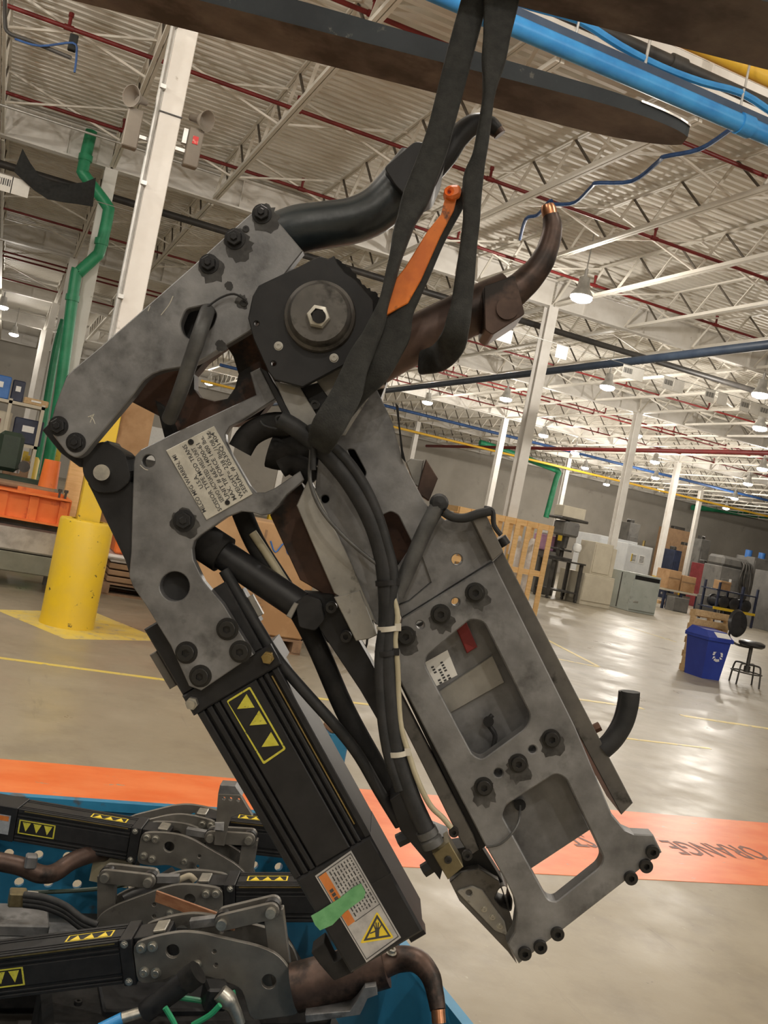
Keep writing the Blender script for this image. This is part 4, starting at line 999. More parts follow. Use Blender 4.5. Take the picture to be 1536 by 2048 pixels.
CPL = [(0, .040), (.06, .050), (.11, .052), (.15, .044), (.27, .0), (.31, -.022), (.335, -.06), (.345, -.16), (.235, -.16), (.225, -.085), (.15, -.05), (.09, -.038), (.05, -.05), (0, -.05)]
def bin_gun(label, px, py, d, px2, py2, s=1.0, link_on=True, flip=False, decals=True, mot=True):
    n = -V((FWD.x, FWD.y, 0)).normalized(); o = atd(px, py, d)
    fr = Frame(o, n, V((0, 0, 1)))
    X = (fr.P(px2, py2)-o).normalized(); Z = n.cross(X)
    if Z.z < 0: Z = -Z
    Yv = -n                                   # away from the viewer
    L = lambda x, y, z: o+X*(x*s)+Yv*(y*s)+Z*(z*s)
    t = thing('weld_gun', label, 'weld gun', L(0, .05, -.15), 'weld guns lying in the blue bin')
    hw = .047
    def bx(nm, m, x0, x1, y0, y1, z0, z1, par=None, bev=.0015):
        return MB().box(L((x0+x1)/2, (y0+y1)/2, (z0+z1)/2), (x1-x0)*s, (y1-y0)*s, (z1-z0)*s, X, Yv, Z, bev=bev).build(nm, M[m], par or t)
    b = bx('actuator_body', 'anodised', -.33, 0, .004, .09, -hw+.003, hw-.003)
    for z0, z1 in ((-.047, -.040), (-.036, -.031), (-.024, .020), (.025, .030), (.036, .042)):
        bx('body_rib', 'anodised', -.328, -.002, 0, .01, z0, z1, b, .0008)
    for y0, y1 in ((.0, .008), (.014, .02), (.026, .066), (.072, .078), (.084, .094)):
        bx('body_rib', 'anodised', -.328, -.002, y0, y1, hw-.008, hw, b, .0008)
    bx('brass_edge', 'brass', -.31, -.01, -.001, .002, hw-.006, hw-.003, b, 0)
    bx('head_flange', 'anodised', 0, .028, -.004, .098, -hw-.004, hw+.003)
    bx('head_block', 'gun_black', .028, .105, .012, .082, -.035, .045)
    bx('mount_pad', 'bolt_zinc' if s > .95 else 'gun_steel', .07, .098, .02, .075, .045, .052)
    if mot: bx('motor_housing', 'anodised', -.52, -.33, -.002, .096, -hw-.002, hw+.002)
    for q in (.0, .082):
        f2 = Frame(L(0, q-.004 if q == 0 else q+.012, 0), n, V((0, 0, 1))); f2.a, f2.b = X, Z
        mb = MB(); pl = rounded([((.03+x)*s, z*s) for x, z in CPL], .02*s, 3)
        hs = [circle(.115*s, .012*s, .015*s, 18), circle(.205*s, .0*s, .005*s, 8), circle(.205*s, -.03*s, .005*s, 8), circle(.315*s, -.08*s, .016*s, 16)]
        prism(mb, f2, pl, hs, 0, .012*s, .001, px=False); mb.build('yoke_plate', M['bin_gun_steel'], t)
    for x, z in ((.048, .028), (.073, .028), (.048, -.025), (.073, -.03)):
        bolt_at(t, L(x, -.004, z), n, .0085*s, 1.2, SOCKZ)
    bolt_at(t, L(.165, -.004, -.022), n, .007*s, 1.2, SOCKZ)
    for x, z in ((.012, .04), (.012, -.042)): bolt_at(t, L(x, -.004, z), n, .006*s, 1.0, HEXZ)
    if link_on:
        for q in (.018, .06):
            f2 = Frame(L(0, q, 0), n, V((0, 0, 1))); f2.a, f2.b = X, Z
            a, c = V((.225, .05)), V((.335, .062)); dd = (c-a).normalized(); pp = V((-dd.y, dd.x)); ol = []
            for i in range(9): th = math.pi/2+math.pi*i/8; ol.append(tuple((a+dd*(.018*math.cos(th))+pp*(.018*math.sin(th)))*s))
            for i in range(9): th = -math.pi/2+math.pi*i/8; ol.append(tuple((c+dd*(.018*math.cos(th))+pp*(.018*math.sin(th)))*s))
            prism(MB(), f2, ol, (), 0, .012*s, .001, px=False).build('link_bar', M['bin_gun_steel'], t)
        for x, z in ((.225, .05), (.335, .062)):
            MB().cyl(L(x, .004, z), L(x, .085, z), .011*s, 16).build('link_pin', M['bolt_zinc'], t)
            MB().cyl(L(x, .03, z), L(x, .05, z), .02*s, 16).build('link_boss', M['gun_black'], t)
        bx('rod_end', 'gun_steel', .15, .22, .03, .05, .04, .06)
        bx('rear_post', 'bin_gun_steel', .315, .36, .03, .055, -.16, .06)
    if decals:
        for face in (0, 1):
            x0 = -.32 if face == 0 else -.13; x1 = x0+.105
            if face == 0: c = lambda x, v: L(x, -.0006, -.022+v*.04)
            else: c = lambda x, v: L(x, .03+v*.034, hw+.0006)
            fm = MB()
            for (xa, xb, va, vb) in ((x0, x1, 0, .08), (x0, x1, .92, 1), (x0, x0+.004, 0, 1), (x1-.004, x1, 0, 1)):
                fm.add([c(xa, va), c(xb, va), c(xb, vb), c(xa, vb)], [(0, 1, 2, 3)])
            fm.build('warning_decal', M['decal_yellow' if face == 0 else 'sticker_yellow'], b)
            for i in range(3):
                xc = x0+.022+i*.031
                MB().add([c(xc-.012, .85 if face == 0 else .15), c(xc+.012, .85 if face == 0 else .15), c(xc, .2 if face == 0 else .85)], [(0, 1, 2)]).build('warning_triangle', M['decal_yellow' if face == 0 else 'sticker_yellow'], b)
        if mot:
            f3 = MB(); f3.add([L(-.47, -.003, -.03), L(-.345, -.003, -.03), L(-.345, -.003, .025), L(-.47, -.003, .025)], [(0, 1, 2, 3)]); f3.build('motor_label', M['sticker_silver'], t)
            f3 = MB(); f3.add([L(-.44, -.0035, .008), L(-.35, -.0035, .008), L(-.35, -.0035, .022), L(-.44, -.0035, .022)], [(0, 1, 2, 3)]); f3.build('orange_band', M['sticker_orange'], t)
    return t, L
bin_gun('weld gun with rubbed-off decal lying against the perforated wall of the blue bin', 258, 1688, 2.72, 330, 1700, .98)
bin_gun('weld gun half hidden behind the hanging actuator, its bracket upright', 452, 1672, 2.83, 380, 1664, .98, link_on=False, mot=False)
gB, LB = bin_gun('weld gun lying between the two others, actuator pointing under the hanging one', 470, 1808, 2.42, 380, 1808, .98, mot=False)
gC, LC = bin_gun('frontmost weld gun in the blue bin with bright brass edge and decals', 243, 1925, 2.12, 330, 1914, 1.0)
# upright bracket beside the half hidden gun
n = -V((FWD.x, FWD.y, 0)).normalized()
fb = Frame(atd(460, 1640, 2.72), n, V((0, 0, 1)))
t = thing('mounting_bracket', 'pale upright steel bracket with bolt holes standing behind the bin guns', 'bracket', fb.P(450, 1690))
plate('bracket_plate', M['bin_gun_steel'], t, fb, [(428, 1690), (436, 1588), (480, 1590), (505, 1632), (480, 1628), (462, 1635), (455, 1655), (448, 1692)], [circle(448, 1597, 3, 8), circle(461, 1598, 3.5, 8), circle(477, 1600, 3.5, 8)], t=.02)
plate('bracket_tab', M['sticker_silver'], t, fb, [(430, 1645), (448, 1645), (447, 1662), (430, 1660)], off=.006, t=.006)
plate('bracket_cap', M['gun_steel'], t, fb, [(436, 1588), (440, 1570), (470, 1572), (484, 1592)], off=-.002, t=.05)
# copper conductors
t = thing('copper_conductor', 'curved copper conductor with green patina lying under the rubbed-off gun', 'conductor', atd(80, 1745, 2.6))
tube('conductor_tube', M['copper_dark'], t, [atd(x, y, d) for x, y, d in ((-20, 1720, 2.55), (40, 1732, 2.56), (80, 1748, 2.58), (110, 1745, 2.62), (145, 1722, 2.68), (185, 1708, 2.74), (215, 1706, 2.8))], .024, 16)
MB().box(atd(62, 1722, 2.55), .03, .03, .035, bev=.004).build('clamp_lug', M['gun_steel'], t)
t = thing('copper_conductor', 'fat copper conductor with bent arm hooked over the bin rim', 'conductor', atd(700, 1965, 2.1))
tube('conductor_tube', M['copper_dark'], t, [atd(x, y, 2.12) for x, y in ((590, 1975), (640, 1962), (700, 1945), (770, 1925))], .052, 18)
tube('bent_arm', M['copper_dark'], t, [atd(x, y, d) for x, y, d in ((760, 1928, 2.12), (800, 1918, 2.12), (835, 1922, 2.1), (860, 1950, 2.08), (870, 1985, 2.06), (876, 2020, 2.04))], [.034, .028, .025, .022, .019, .017], 14)
MB().cyl(atd(876, 2018, 2.04), atd(878, 2046, 2.03), .015, 14).build('electrode_tip', M['copper_bright'], t)
bolt_at(t, atd(782, 1905, 2.1), V((0, -.2, 1)), .009, 1.2, SOCKZ)
# valve block and hoses
t = thing('hose_manifold', 'brass valve block with black hoses between the bin guns', 'manifold', atd(35, 1795, 2.35))
c = atd(35, 1795, 2.35); MB().box(c, .04, .04, .034, bev=.003).build('valve_block', M['olive_block'], t)
for i in range(3): MB().cyl(c+V((.02, 0, .01-.012*i)), c+V((.045, 0, .008-.012*i)), .008, 10).build('fitting', M['bolt_zinc'], t)
for i in range(3): tube('hose', M['rubber'], t, [atd(x, y+i*9, 2.34) for x, y in ((48, 1790), (90, 1796), (130, 1812), (165, 1838), (195, 1850))], .009, 10)
MB().box(atd(45, 1840, 2.4), .12, .12, .03, bev=.004).build('foot_plate', M['gun_steel'], t)
MB().box(atd(60, 1875, 2.5), .36, .12, .03, bev=.004).build('base_bar', M['gun_steel'], t)
# small things
t = thing('gas_spring', 'thick black gas spring poking out from under the rubbed-off gun', 'gas spring', atd(300, 1775, 2.5))
MB().cyl(atd(250, 1806, 2.5), atd(335, 1762, 2.55), .021, 18).build('cylinder', M['gun_black'], t); MB().cyl(atd(325, 1768, 2.54), atd(352, 1752, 2.56), .026, 18).build('cap', M['gun_black_flat'], t)
t = thing('gas_spring', 'black gas spring with blue band leaning under the frontmost gun', 'gas spring', atd(340, 1980, 2.05))
MB().cyl(atd(290, 2024, 2.06), atd(375, 1960, 2.06), .023, 18).build('cylinder', M['gun_black'], t); MB().cyl(atd(370, 1964, 2.06), atd(396, 1944, 2.06), .026, 18).build('cap', M['gun_black_flat'], t)
MB().cyl(atd(200, 2058, 2.04), atd(245, 2036, 2.05), .012, 12).build('blue_band', M['blue_paint'], t); MB().cyl(atd(245, 2036, 2.05), atd(292, 2022, 2.06), .012, 12).build('rod', M['bolt_zinc'], t)
t = tag(MB().box(atd(222, 1742, 2.78), .11, .01, .075, X=V((.93, -.37, 0)), Y=V((.37, .93, 0)), Z=V((0, 0, 1))).build('card_sheet', M['bare_card']), 'olive cardboard sheet propped under the rubbed-off gun', 'card')
a, b = atd(312, 1792, 2.30), atd(470, 1850, 2.2); d = (b-a).normalized(); zz = d.cross(V((FWD.x, FWD.y, 0)).normalized()); zz = zz if zz.z > 0 else -zz
tag(MB().box((a+b)/2, (b-a).length, .006, .03, d, zz.cross(d), zz, bev=.001).build('wood_slat', mat('red_wood', (.28, .12, .06), (.42, .22, .12), rough=.5, scale=12, stretch=(1, 1, 4), c3=(.12, .05, .03), s3=14, l3=.55, h3=.62)), 'thin reddish wooden slat lying across the bin guns', 'slat')
tag(MB().sweep([atd(x, y, 2.52) for x, y in ((355, 1760), (372, 1752), (382, 1750), (392, 1760))], .012, 10).build('white_rag', M['pale_wood']), 'small crumpled white rag between the bin guns', 'rag')
for i, (pts, d, lab) in enumerate((([(360, 1995), (395, 2000), (420, 2004), (450, 1992), (470, 1985)], 2.08, 'green wire loop under the frontmost gun'), ([(330, 2015), (350, 2050), (352, 2075)], 2.0, 'green wire hanging by the black gas spring'), ([(385, 2050), (420, 2030), (440, 2010)], 2.02, 'green wire running to the elbow fitting'), ([(60, 1785), (140, 1782), (220, 1775), (262, 1765)], 2.6, 'dark green wire behind the valve block'))):
    tag(MB().sweep([atd(x, y, d) for x, y in pts], .006, 8).build('green_wire', M['green_pipe' if i < 3 else 'machine_green']), lab, 'wire')
t = thing('elbow_fitting', 'silver elbow fitting on a grey hose under the frontmost gun', 'fitting', atd(460, 2010, 2.05))
tube('elbow', M['bolt_zinc'], t, [atd(x, y, 2.05) for x, y in ((440, 1985), (455, 2000), (468, 2018), (480, 2048))], [.018, .02, .014, .012], 12)
MB().box(atd(430, 1990, 2.08), .05, .05, .05, bev=.005).build('connector', M['gun_black'], t)
# dark clutter filling the bin
for i, (x, y, d, w, h, l, lab) in enumerate(((100, 1850, 2.5, .5, .12, .2, 'black transformer block under the frontmost gun'), (300, 2020, 2.3, .5, .16, .25, 'black casting at the bottom of the bin below the yoke plate'), (640, 2010, 2.25, .22, .1, .2, 'grey steel clamp body under the fat copper conductor'), (330, 1840, 2.62, .4, .14, .2, 'black casting behind the reddish slat'), (560, 1880, 2.5, .3, .12, .2, 'black housing under the hanging actuator'))):
    c = atd(x, y, d); c.z = bzf+h/2+.011; t = thing('gun_casting', lab, 'casting', c-V((0, 0, h/2)))
    MB().box(c, w, l, h, bev=.02).build('block', M['gun_black_flat'], t); MB().box(c+V((0, -.02, h/2)), w*.5, l*.5, .03, bev=.005).build('boss', M['gun_black'], t)
    for k in (-1, 1): bolt_at(t, c+V((k*w*.35, -.03, h/2)), (0, 0, 1), .009, 1, SOCKN)
t = thing('clamp_arm', 'grey bent clamp arm with bright edge beside the blue bin wall', 'clamp', atd(700, 2010, 2.05))
plate('arm', M['gun_steel'], t, Frame(atd(700, 2010, 2.05), n, V((0, 0, 1))), [(610, 2030), (700, 2022), (715, 2000), (730, 1975), (752, 1972), (755, 1990), (735, 1998), (720, 2030), (612, 2046)], t=.06)
MB().cyl(atd(650, 2000, 2.12), atd(690, 1996, 2.12), .024, 18).build('silver_sleeve', M['bolt_zinc'], t)
# ================================================================= the hanging weld gun
DG = 1.15
G = Frame(CAM+FWD*DG, -FWD)
gun = thing('weld_gun', 'large grey scissor weld gun hanging from the slings, with nameplate and black servo actuator', 'weld gun', G.P(850, 1930, -.05))
PX = G.px()

# --- upper link arm with slot
armA = [(521, 414), (562, 450), (606, 502), (560, 560), (520, 640), (500, 662), (393, 726), (360, 735), (327, 740), (305, 748), (288, 760), (267, 789), (187, 884), (168, 908), (152, 916), (135, 908), (104, 868), (100, 850), (110, 812), (133, 752), (147, 738), (197, 697), (373, 543), (500, 428)]
slot = rounded([(360, 648), (372, 618), (420, 608), (434, 628), (426, 652), (402, 678), (384, 682), (366, 668)], 8)
up = plate('link_arm', M['gun_steel'], gun, G, rounded(armA, [3, 3, 0, 0, 0, 0, 10, 0, 8, 0, 8, 5, 4, 10, 6, 8, 6, 8, 6, 10, 6, 6, 6, 10], 3), [slot], off=.022, t=.02, bev=.0012)
up['label'] = 'broad grey steel arm with a rounded slot'
back = armA
plate('link_arm', M['gun_black_flat'], gun, G, back, [], off=-.062, t=.02)
for x, y, r in ((524, 428, 17), (470, 478, 18), (418, 528, 17)): bolt(gun, G, x, y, r, .022, 1.3, HEXB)
bolt(gun, G, 492, 458, 8, .0225, .3, SOCKN, 'plug')
bolt(gun, G, 117, 852, 17, .022, 1.0, HEXB); bolt(gun, G, 152, 885, 17, .022, 1.0, HEXB)
# slot liner and edge plate under the arm
plate('end_cap', M['gun_black'], gun, G, rounded([(84, 860), (100, 845), (170, 905), (215, 880), (228, 900), (205, 920), (160, 935), (120, 905)], 4), off=.0, t=.05)
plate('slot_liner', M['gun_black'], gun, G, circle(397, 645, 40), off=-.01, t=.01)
for pts in ([(180, 832), (186, 838), (190, 848)], [(188, 828), (183, 838), (180, 845)], [(176, 834), (186, 830)], [(346, 592), (340, 606), (334, 615), (322, 630)], [(300, 612), (296, 622)], [(280, 930), (289, 938), (296, 940)]):
    tube('chalk_mark', M['tie_white'], up if pts[0][1] < 900 else gun, [G.P(x, y, .0222 if pts[0][1] < 900 else .0002) for x, y in pts], .9*PX, 6)
def stain(par, x, y, r, off, k=1.4):
    ol = []
    for i in range(26):
        a = 2*math.pi*i/26; q = r*(1+random.uniform(-.16, .22))*(1+.35*max(0, math.cos(a-1.2))*(k-1)*2)
        ol.append((x+q*math.cos(a), y+q*math.sin(a)))
    return plate('grease_stain', M['grease'], par, G, ol, off=off+.0003, t=.0006, bev=0)
for x, y, r in ((529, 434, 24), (476, 486, 25), (423, 534, 23)): stain(up, x, y, r, .022, 1.6)
stain(up, 458, 570, 8, .022); stain(up, 482, 600, 11, .022, 2.0); stain(up, 442, 690, 10, .022)
# --- clevis, link bar, pin
plate('clevis', M['gun_black'], gun, G, rounded([(165, 905), (205, 880), (250, 905), (262, 960), (235, 985), (190, 985), (165, 950)], 14), off=.004, t=.05)
lk = plate('link_bar', M['gun_black'], gun, G, [(174, 950), (178, 930), (192, 917), (212, 917), (232, 928), (262, 965), (300, 1000), (300, 1190), (264, 1165), (250, 1120), (185, 985), (176, 968)], off=-.004, t=.016)
MB().cyl(G.P(203, 945, -.03), G.P(203, 945, .016), 16*PX, 24).build('pin', M['bolt_zinc'], gun)
MB().lathe(G.P(203, 945, -.004), G.n, [(30*PX, 0), (30*PX, .006), (20*PX, .006), (20*PX, 0)], 28).build('bushing', M['gun_black'], gun)

# --- lever plate with nameplate
lev = [(267, 930), (270, 912), (282, 899), (342, 869), (420, 833), (512, 790), (500, 745), (520, 735), (552, 797), (482, 841), (460, 853), (451, 868), (452, 886), (463, 908), (500, 972), (512, 985), (530, 985), (550, 976), (600, 942), (608, 960), (573, 990), (557, 1012), (540, 1028), (524, 1031), (505, 1025), (482, 1023), (453, 1034), (401, 1070), (388, 1082), (384, 1098), (386, 1119), (407, 1163), (446, 1209), (507, 1310), (402, 1381), (378, 1372), (342, 1292), (290, 1208), (266, 1174), (258, 1152), (262, 1105)]
plate('lever_plate', M['gun_steel'], gun, G, lev, [circle(297, 922, 13), circle(349, 1173, 30, 28)], off=0, t=.018)
plate('lever_plate', M['gun_black_flat'], gun, G, lev, [circle(297, 922, 13), circle(349, 1173, 30, 28)], off=-.09, t=.018)
MB().cyl(G.P(349, 1173, -.089), G.P(349, 1173, -.02), 34*PX, 24).build('spacer', M['gun_black'], gun)
bolt(gun, G, 368, 1041, 19, 0, .9, HEXB)
for x, y in ((455, 1258), (373, 1305), (481, 1303), (401, 1352)): bolt(gun, G, x, y, 20, 0, .75)
stain(gun, 368, 1044, 25, 0, 1.3)
# nameplate
np_ = plate('nameplate', M['plate_alu'], gun, G, [(332, 901), (428, 852), (505, 988), (413, 1040)], off=.0022, t=.002, bev=.0003)
np_['label'] = 'pale aluminium nameplate with stamped text'
bolt(np_, G, 382, 884, 7, .0022, .5, SOCKN, 'rivet'); bolt(np_, G, 455, 1005, 6, .0022, .5, SOCKN, 'rivet')
TX = [("MILCO MFG WARREN, MI", (640, 1420), (190, 590)), ("U.S.A.", (600, 1070), (490, 880)), ("SCISSOR TYPE MOD TRANS", (870, 1400), (340, 440)),
      ("SERVO ACTUATED WELD UNIT", (905, 1270), (470, 480)), ("UNIT # 665-14000-61", (990, 1230), (540, 420)), ("MAX. TIP FORCE 1400 lbs.", (1085, 1240), (590, 320)),
      ("WEIGHT= 238 lbs./108 kg.", (1190, 1210), (670, 245)), ("SERIAL # 0530Q1404", (1245, 1140), (750, 260))]
for s, p, q in TX:
    a = (320+(p[0]+38)*.1367, 830+(p[1]-14)*.1367); b = (320+(q[0]+38)*.1367, 830+(q[1]-14)*.1367)
    A, B = G.P(*a, .0023), G.P(*b, .0023); X = (B-A).normalized(); Y = G.n.cross(X)
    text('stamped_text', s, M['ink'], np_, A, X, Y, 8.6*PX, .0002, fit=(B-A).length)

# --- servo actuator
D_, N_ = (.5065, .8623), (.8623, -.5065)
def st(s, t):
    t = t*(1-.085*s/604); return (394+s*D_[0]+t*N_[0], 1428+s*D_[1]+t*N_[1])
def quad(s0, s1, t0, t1): return [st(s0, t0), st(s0, t1), st(s1, t1), st(s1, t0)]
def strip(mb, s0, s1, t0, t1, off, t, bev=.0008): return prism(mb, G, quad(s0, s1, t0, t1), (), off, t, bev)
act = strip(MB(), 0, 386, 0, 188, -.024, .09, .002).build('actuator_body', M['anodised'], gun)
act['label'] = 'black finned actuator body'
for t0, t1, o in ((1, 15, -.016), (22, 33, -.015), (39, 50, -.015), (54, 136, -.0145), (141, 150, -.016), (155, 163, -.015), (173, 187, -.016)):
    strip(MB(), 1, 385, t0, t1, o, .012, .0012).build('body_rib', M['anodised'], act)
strip(MB(), 10, 350, 166, 170, -.02, .006, .0005).build('brass_edge', M['brass'], act)
strip(MB(), -46, 0, -8, 196, -.0145, .1, .002).build('head_flange', M['anodised'], gun)
strip(MB(), -200, -46, -6, 178, -.0185, .07, .002).build('head_block', M['gun_black'], gun)
strip(MB(), -150, -70, -22, -6, -.03, .03, .001).build('side_pad', M['gun_steel_dirty'], gun)
strip(MB(), -170, -95, 178, 200, -.03, .03, .001).build('side_pad', M['gun_black'], gun)
strip(MB(), -150, -105, 200, 212, -.03, .012, .001).build('side_pad', M['gun_steel_light'], gun)
for s, t, me in ((-26, 180, M['brass']), (-24, 4, M['bolt_zinc'])):
    x, y = st(s, t); a = G.P(x, y, -.0145); c = MB(); c.cyl(a, a+G.n*.008, 13*PX, 6); c.cyl(a, a+G.n*.014, 9*PX, 14); c.build('tie_rod_nut', me, gun)
mot = strip(MB(), 386, 604, 2, 186, -.015, .1, .003).build('motor_housing', M['anodised'], gun)
mot['label'] = 'smooth black motor housing'
strip(MB(), 470, 473, 80, 186, -.0147, .002, 0).build('seam', M['gun_black'], mot)
strip(MB(), 596, 612, 150, 188, -.03, .03, .001).build('corner_foot', M['gun_black'], mot)
plate('cable_connector', M['gun_black_flat'], gun, G, rounded([(622, 1905), (648, 1885), (668, 1925), (690, 1912), (708, 1945), (668, 1962), (640, 1930)], 3), off=-.03, t=.03)
# warning decal (raised print on body)
dc = MB(); o4 = [(453, 1402), (500, 1373), (572, 1498), (527, 1529)]
cxm, cym = sum(p[0] for p in o4)/4, sum(p[1] for p in o4)/4
inn = [(cxm+(x-cxm)*.86-(.9 if x < cxm else -.9)*-1, cym+(y-cym)*.93) for x, y in o4]
inn = [(456, 1404.5), (499, 1378), (567, 1496.5), (528, 1523)]
prism(dc, G, rounded(o4, 4), [rounded(inn, 3)], off=-.0138, t=.0006, bev=0)
dec = dc.build('warning_decal', M['decal_yellow'], act); dec['label'] = 'yellow-edged decal with three warning triangles'
for px, py, a in ((492, 1410, 0), (517, 1443, 0), (541, 1486, 0)):
    tri = [(px-12, py-22+a), (px+17, py+4), (px-18, py+8)]
    plate('warning_triangle', M['decal_yellow'], act, G, [(px+1, py-22), (px+17, py+5), (px-18, py+8)], off=-.0138, t=.0006, bev=0)
# silver label
lb = plate('motor_label', M['sticker_silver'], mot, G, [(630, 1752), (702, 1701), (802, 1875), (733, 1925)], off=-.0143, t=.0007, bev=0)
lb['label'] = 'silver motor label with orange band and hand warning'
def luv(u, v, o=-.0138):   # u along the long side, v across
    a, b, c, d = (630, 1752), (702, 1701), (733, 1925), (802, 1875)
    return (a[0]*(1-u)*(1-v)+b[0]*(1-u)*v+c[0]*u*(1-v)+d[0]*u*v, a[1]*(1-u)*(1-v)+b[1]*(1-u)*v+c[1]*u*(1-v)+d[1]*u*v)
def lq(u0, u1, v0, v1): return [luv(u0, v0), luv(u0, v1), luv(u1, v1), luv(u1, v0)]
fm = MB()
for q in (lq(.02, .028, .04, .96), lq(.972, .98, .04, .96), lq(.02, .98, .03, .045), lq(.02, .98, .95, .965), lq(.60, .606, .26, .96)): prism(fm, G, q, (), -.0139, .0004, 0)
fm.build('label_border', M['ink'], mot)
plate('orange_band', M['sticker_orange'], mot, G, lq(.03, .60, .06, .26), off=-.0139, t=.0004, bev=0)
ln = MB()
for i in range(8):
    v = .32+i*.08; u = .05
    while u < .57:
        w = random.uniform(.012, .05)
        if u+w > .58: break
        prism(ln, G, lq(u, u+w, v, v+.028), (), -.0139, .0004, 0); u += w+.014
ln.build('label_print', M['ink'], mot)
lw = MB()
for i in range(6): prism(lw, G, lq(.2+i*.045, .232+i*.045, .11, .2), (), -.0136, .0003, 0)
lw.build('label_print', M['ink'], mot)
T0 = [(754, 1829), (782, 1873), (727, 1882)]
plate('warning_triangle', M['sticker_yellow'], mot, G, rounded([(754, 1823), (788, 1876), (720, 1887)], 5), off=-.0139, t=.0004, bev=0)
tc = MB(); prism(tc, G, T0, [[(754.5, 1837), (776, 1870), (734, 1877)]], -.0136, .0003, 0)
prism(tc, G, [(750, 1856), (759, 1855), (758, 1873), (751, 1874)], (), -.0135, .0003, 0)
for x0, y0, x1, y1 in ((751, 1858, 747, 1848), (753, 1857, 752, 1845), (756, 1857, 757, 1845), (758, 1858, 763, 1849), (752, 1862, 740, 1867)):
    dx, dy = x1-x0, y1-y0; l = math.hypot(dx, dy); ux, uy = -dy/l*1.2, dx/l*1.2
    prism(tc, G, [(x0+ux, y0+uy), (x1+ux, y1+uy), (x1-ux, y1-uy), (x0-ux, y0-uy)], (), -.0135, .0003, 0)
tc.build('hand_symbol', M['ink'], mot)
tp = [(622, 1832), (636, 1824), (680, 1796), (706, 1775), (722, 1767), (731, 1784), (728, 1796), (690, 1824), (665, 1850), (640, 1861), (630, 1850)]
plate('tape_strip', M['green_tape'], mot, G, tp, off=-.0128, t=.0008, bev=0)['label'] = 'strip of green masking tape'

# --- pivot plate with boss
piv = [(517, 571), (505, 592), (496, 636), (507, 678), (536, 742), (549, 759), (605, 774), (699, 724), (730, 688), (746, 657), (745, 600), (712, 560), (690, 545), (676, 528), (668, 511), (655, 518), (640, 512), (622, 520), (600, 532), (580, 541)]
plate('pivot_plate', M['gun_black'], gun, G, piv, [circle(x, y, 5, 10) for x, y in ((513, 647), (547, 727))], off=.036, t=.012)
MB().lathe(G.P(640, 633, .036), G.n, [(70*PX, 0), (68*PX, .006), (62*PX, .008), (58*PX, .016), (54*PX, .02), (0, .02)], 48).build('pivot_boss', M['gun_steel_dirty'], gun)
MB().lathe(G.P(637, 634, .056), G.n, [(23*PX, 0), (23*PX, .004), (21*PX, .009), (14*PX, .010), (14*PX, .004)], 6).build('pivot_nut', M['plate_alu'], gun)
MB().cyl(G.P(638, 633, .056), G.P(638, 633, .07), 13*PX, 20).build('pivot_stud', M['gun_black'], gun)
bolt(gun, G, 557, 692, 8, .036, .5, SOCKZ); bolt(gun, G, 668, 716, 8, .036, .5, SOCKZ); bolt(gun, G, 488, 606, 9, .022, .3, SOCKN, 'plug')
rub = [(668, 511), (690, 530), (712, 548), (730, 572), (752, 585), (765, 600), (760, 650), (740, 690), (715, 700), (700, 640), (680, 560)]
rr = []
for i, (x, y) in enumerate(rub):
    x2, y2 = rub[(i+1) % len(rub)]
    for k in range(5): rr.append((x+(x2-x)*k/5+random.uniform(-2.5, 2.5), y+(y2-y)*k/5+random.uniform(-2.5, 2.5)))
plate('torn_pad', M['gun_black_flat'], gun, G, rr, off=.018, t=.05, bev=0)['label'] = 'torn black rubber pad'
MB().cyl(G.P(640, 633, -.11), G.P(640, 633, .03), 60*PX, 32).build('pivot_shaft', M['gun_black'], gun)

# --- bars under the pivot
plate('pivot_arm_and_gap', M['gun_steel_light'], gun, G, [(549, 762), (600, 774), (640, 842), (625, 862), (600, 858), (580, 835)], off=.012, t=.03)
plate('pivot_arm_and_gap', M['gun_black'], gun, G, [(600, 774), (635, 765), (672, 815), (640, 842)], off=.004, t=.03)  # black plate put in for the dark gap between the pale arms
plate('pivot_arm_and_gap', M['gun_steel_light'], gun, G, [(632, 760), (699, 722), (750, 735), (770, 770), (750, 775), (690, 870), (665, 872), (658, 820)], off=.0, t=.03)
plate('edge_tab', M['gun_steel_light'], gun, G, [(738, 748), (758, 730), (772, 758), (750, 770)], off=.01, t=.01)
bolt(gun, G, 752, 750, 10, .01, .3, SOCKN, 'plug'); bolt(gun, G, 630, 810, 12, .005, .7, SOCKN)
plate('pivot_edge', M['gun_black'], gun, G, [(521, 736), (535, 742), (598, 860), (584, 868)], off=.014, t=.05)

# --- back brown lever seen between the arms
plate('back_lever', M['rust_brown'], gun, G, [(256, 800), (300, 755), (400, 700), (480, 655), (540, 640), (560, 700), (560, 780), (520, 830), (470, 850), (420, 850), (330, 880), (318, 832)],
      [[(388, 748), (410, 722), (452, 690), (466, 712), (477, 748), (470, 775), (455, 797), (430, 802), (400, 795), (388, 778)]], off=-.045, t=.03)
plate('back_lever', M['gun_black_flat'], gun, G, [(310, 800), (330, 815), (352, 870), (330, 880), (322, 845)], off=-.02, t=.03)
tube('guide_rod', M['rod_grey'], gun, [G.P(x, y, o) for x, y, o in ((415, 622, .02), (405, 650, .045), (385, 710, .045), (358, 790, .03), (338, 838, .0))], 15*PX, 14)
tube('sensor_wire', M['rubber'], gun, [G.P(x, y, .03) for x, y in ((412, 616), (440, 596), (468, 588), (492, 600))], 2.2*PX, 8)

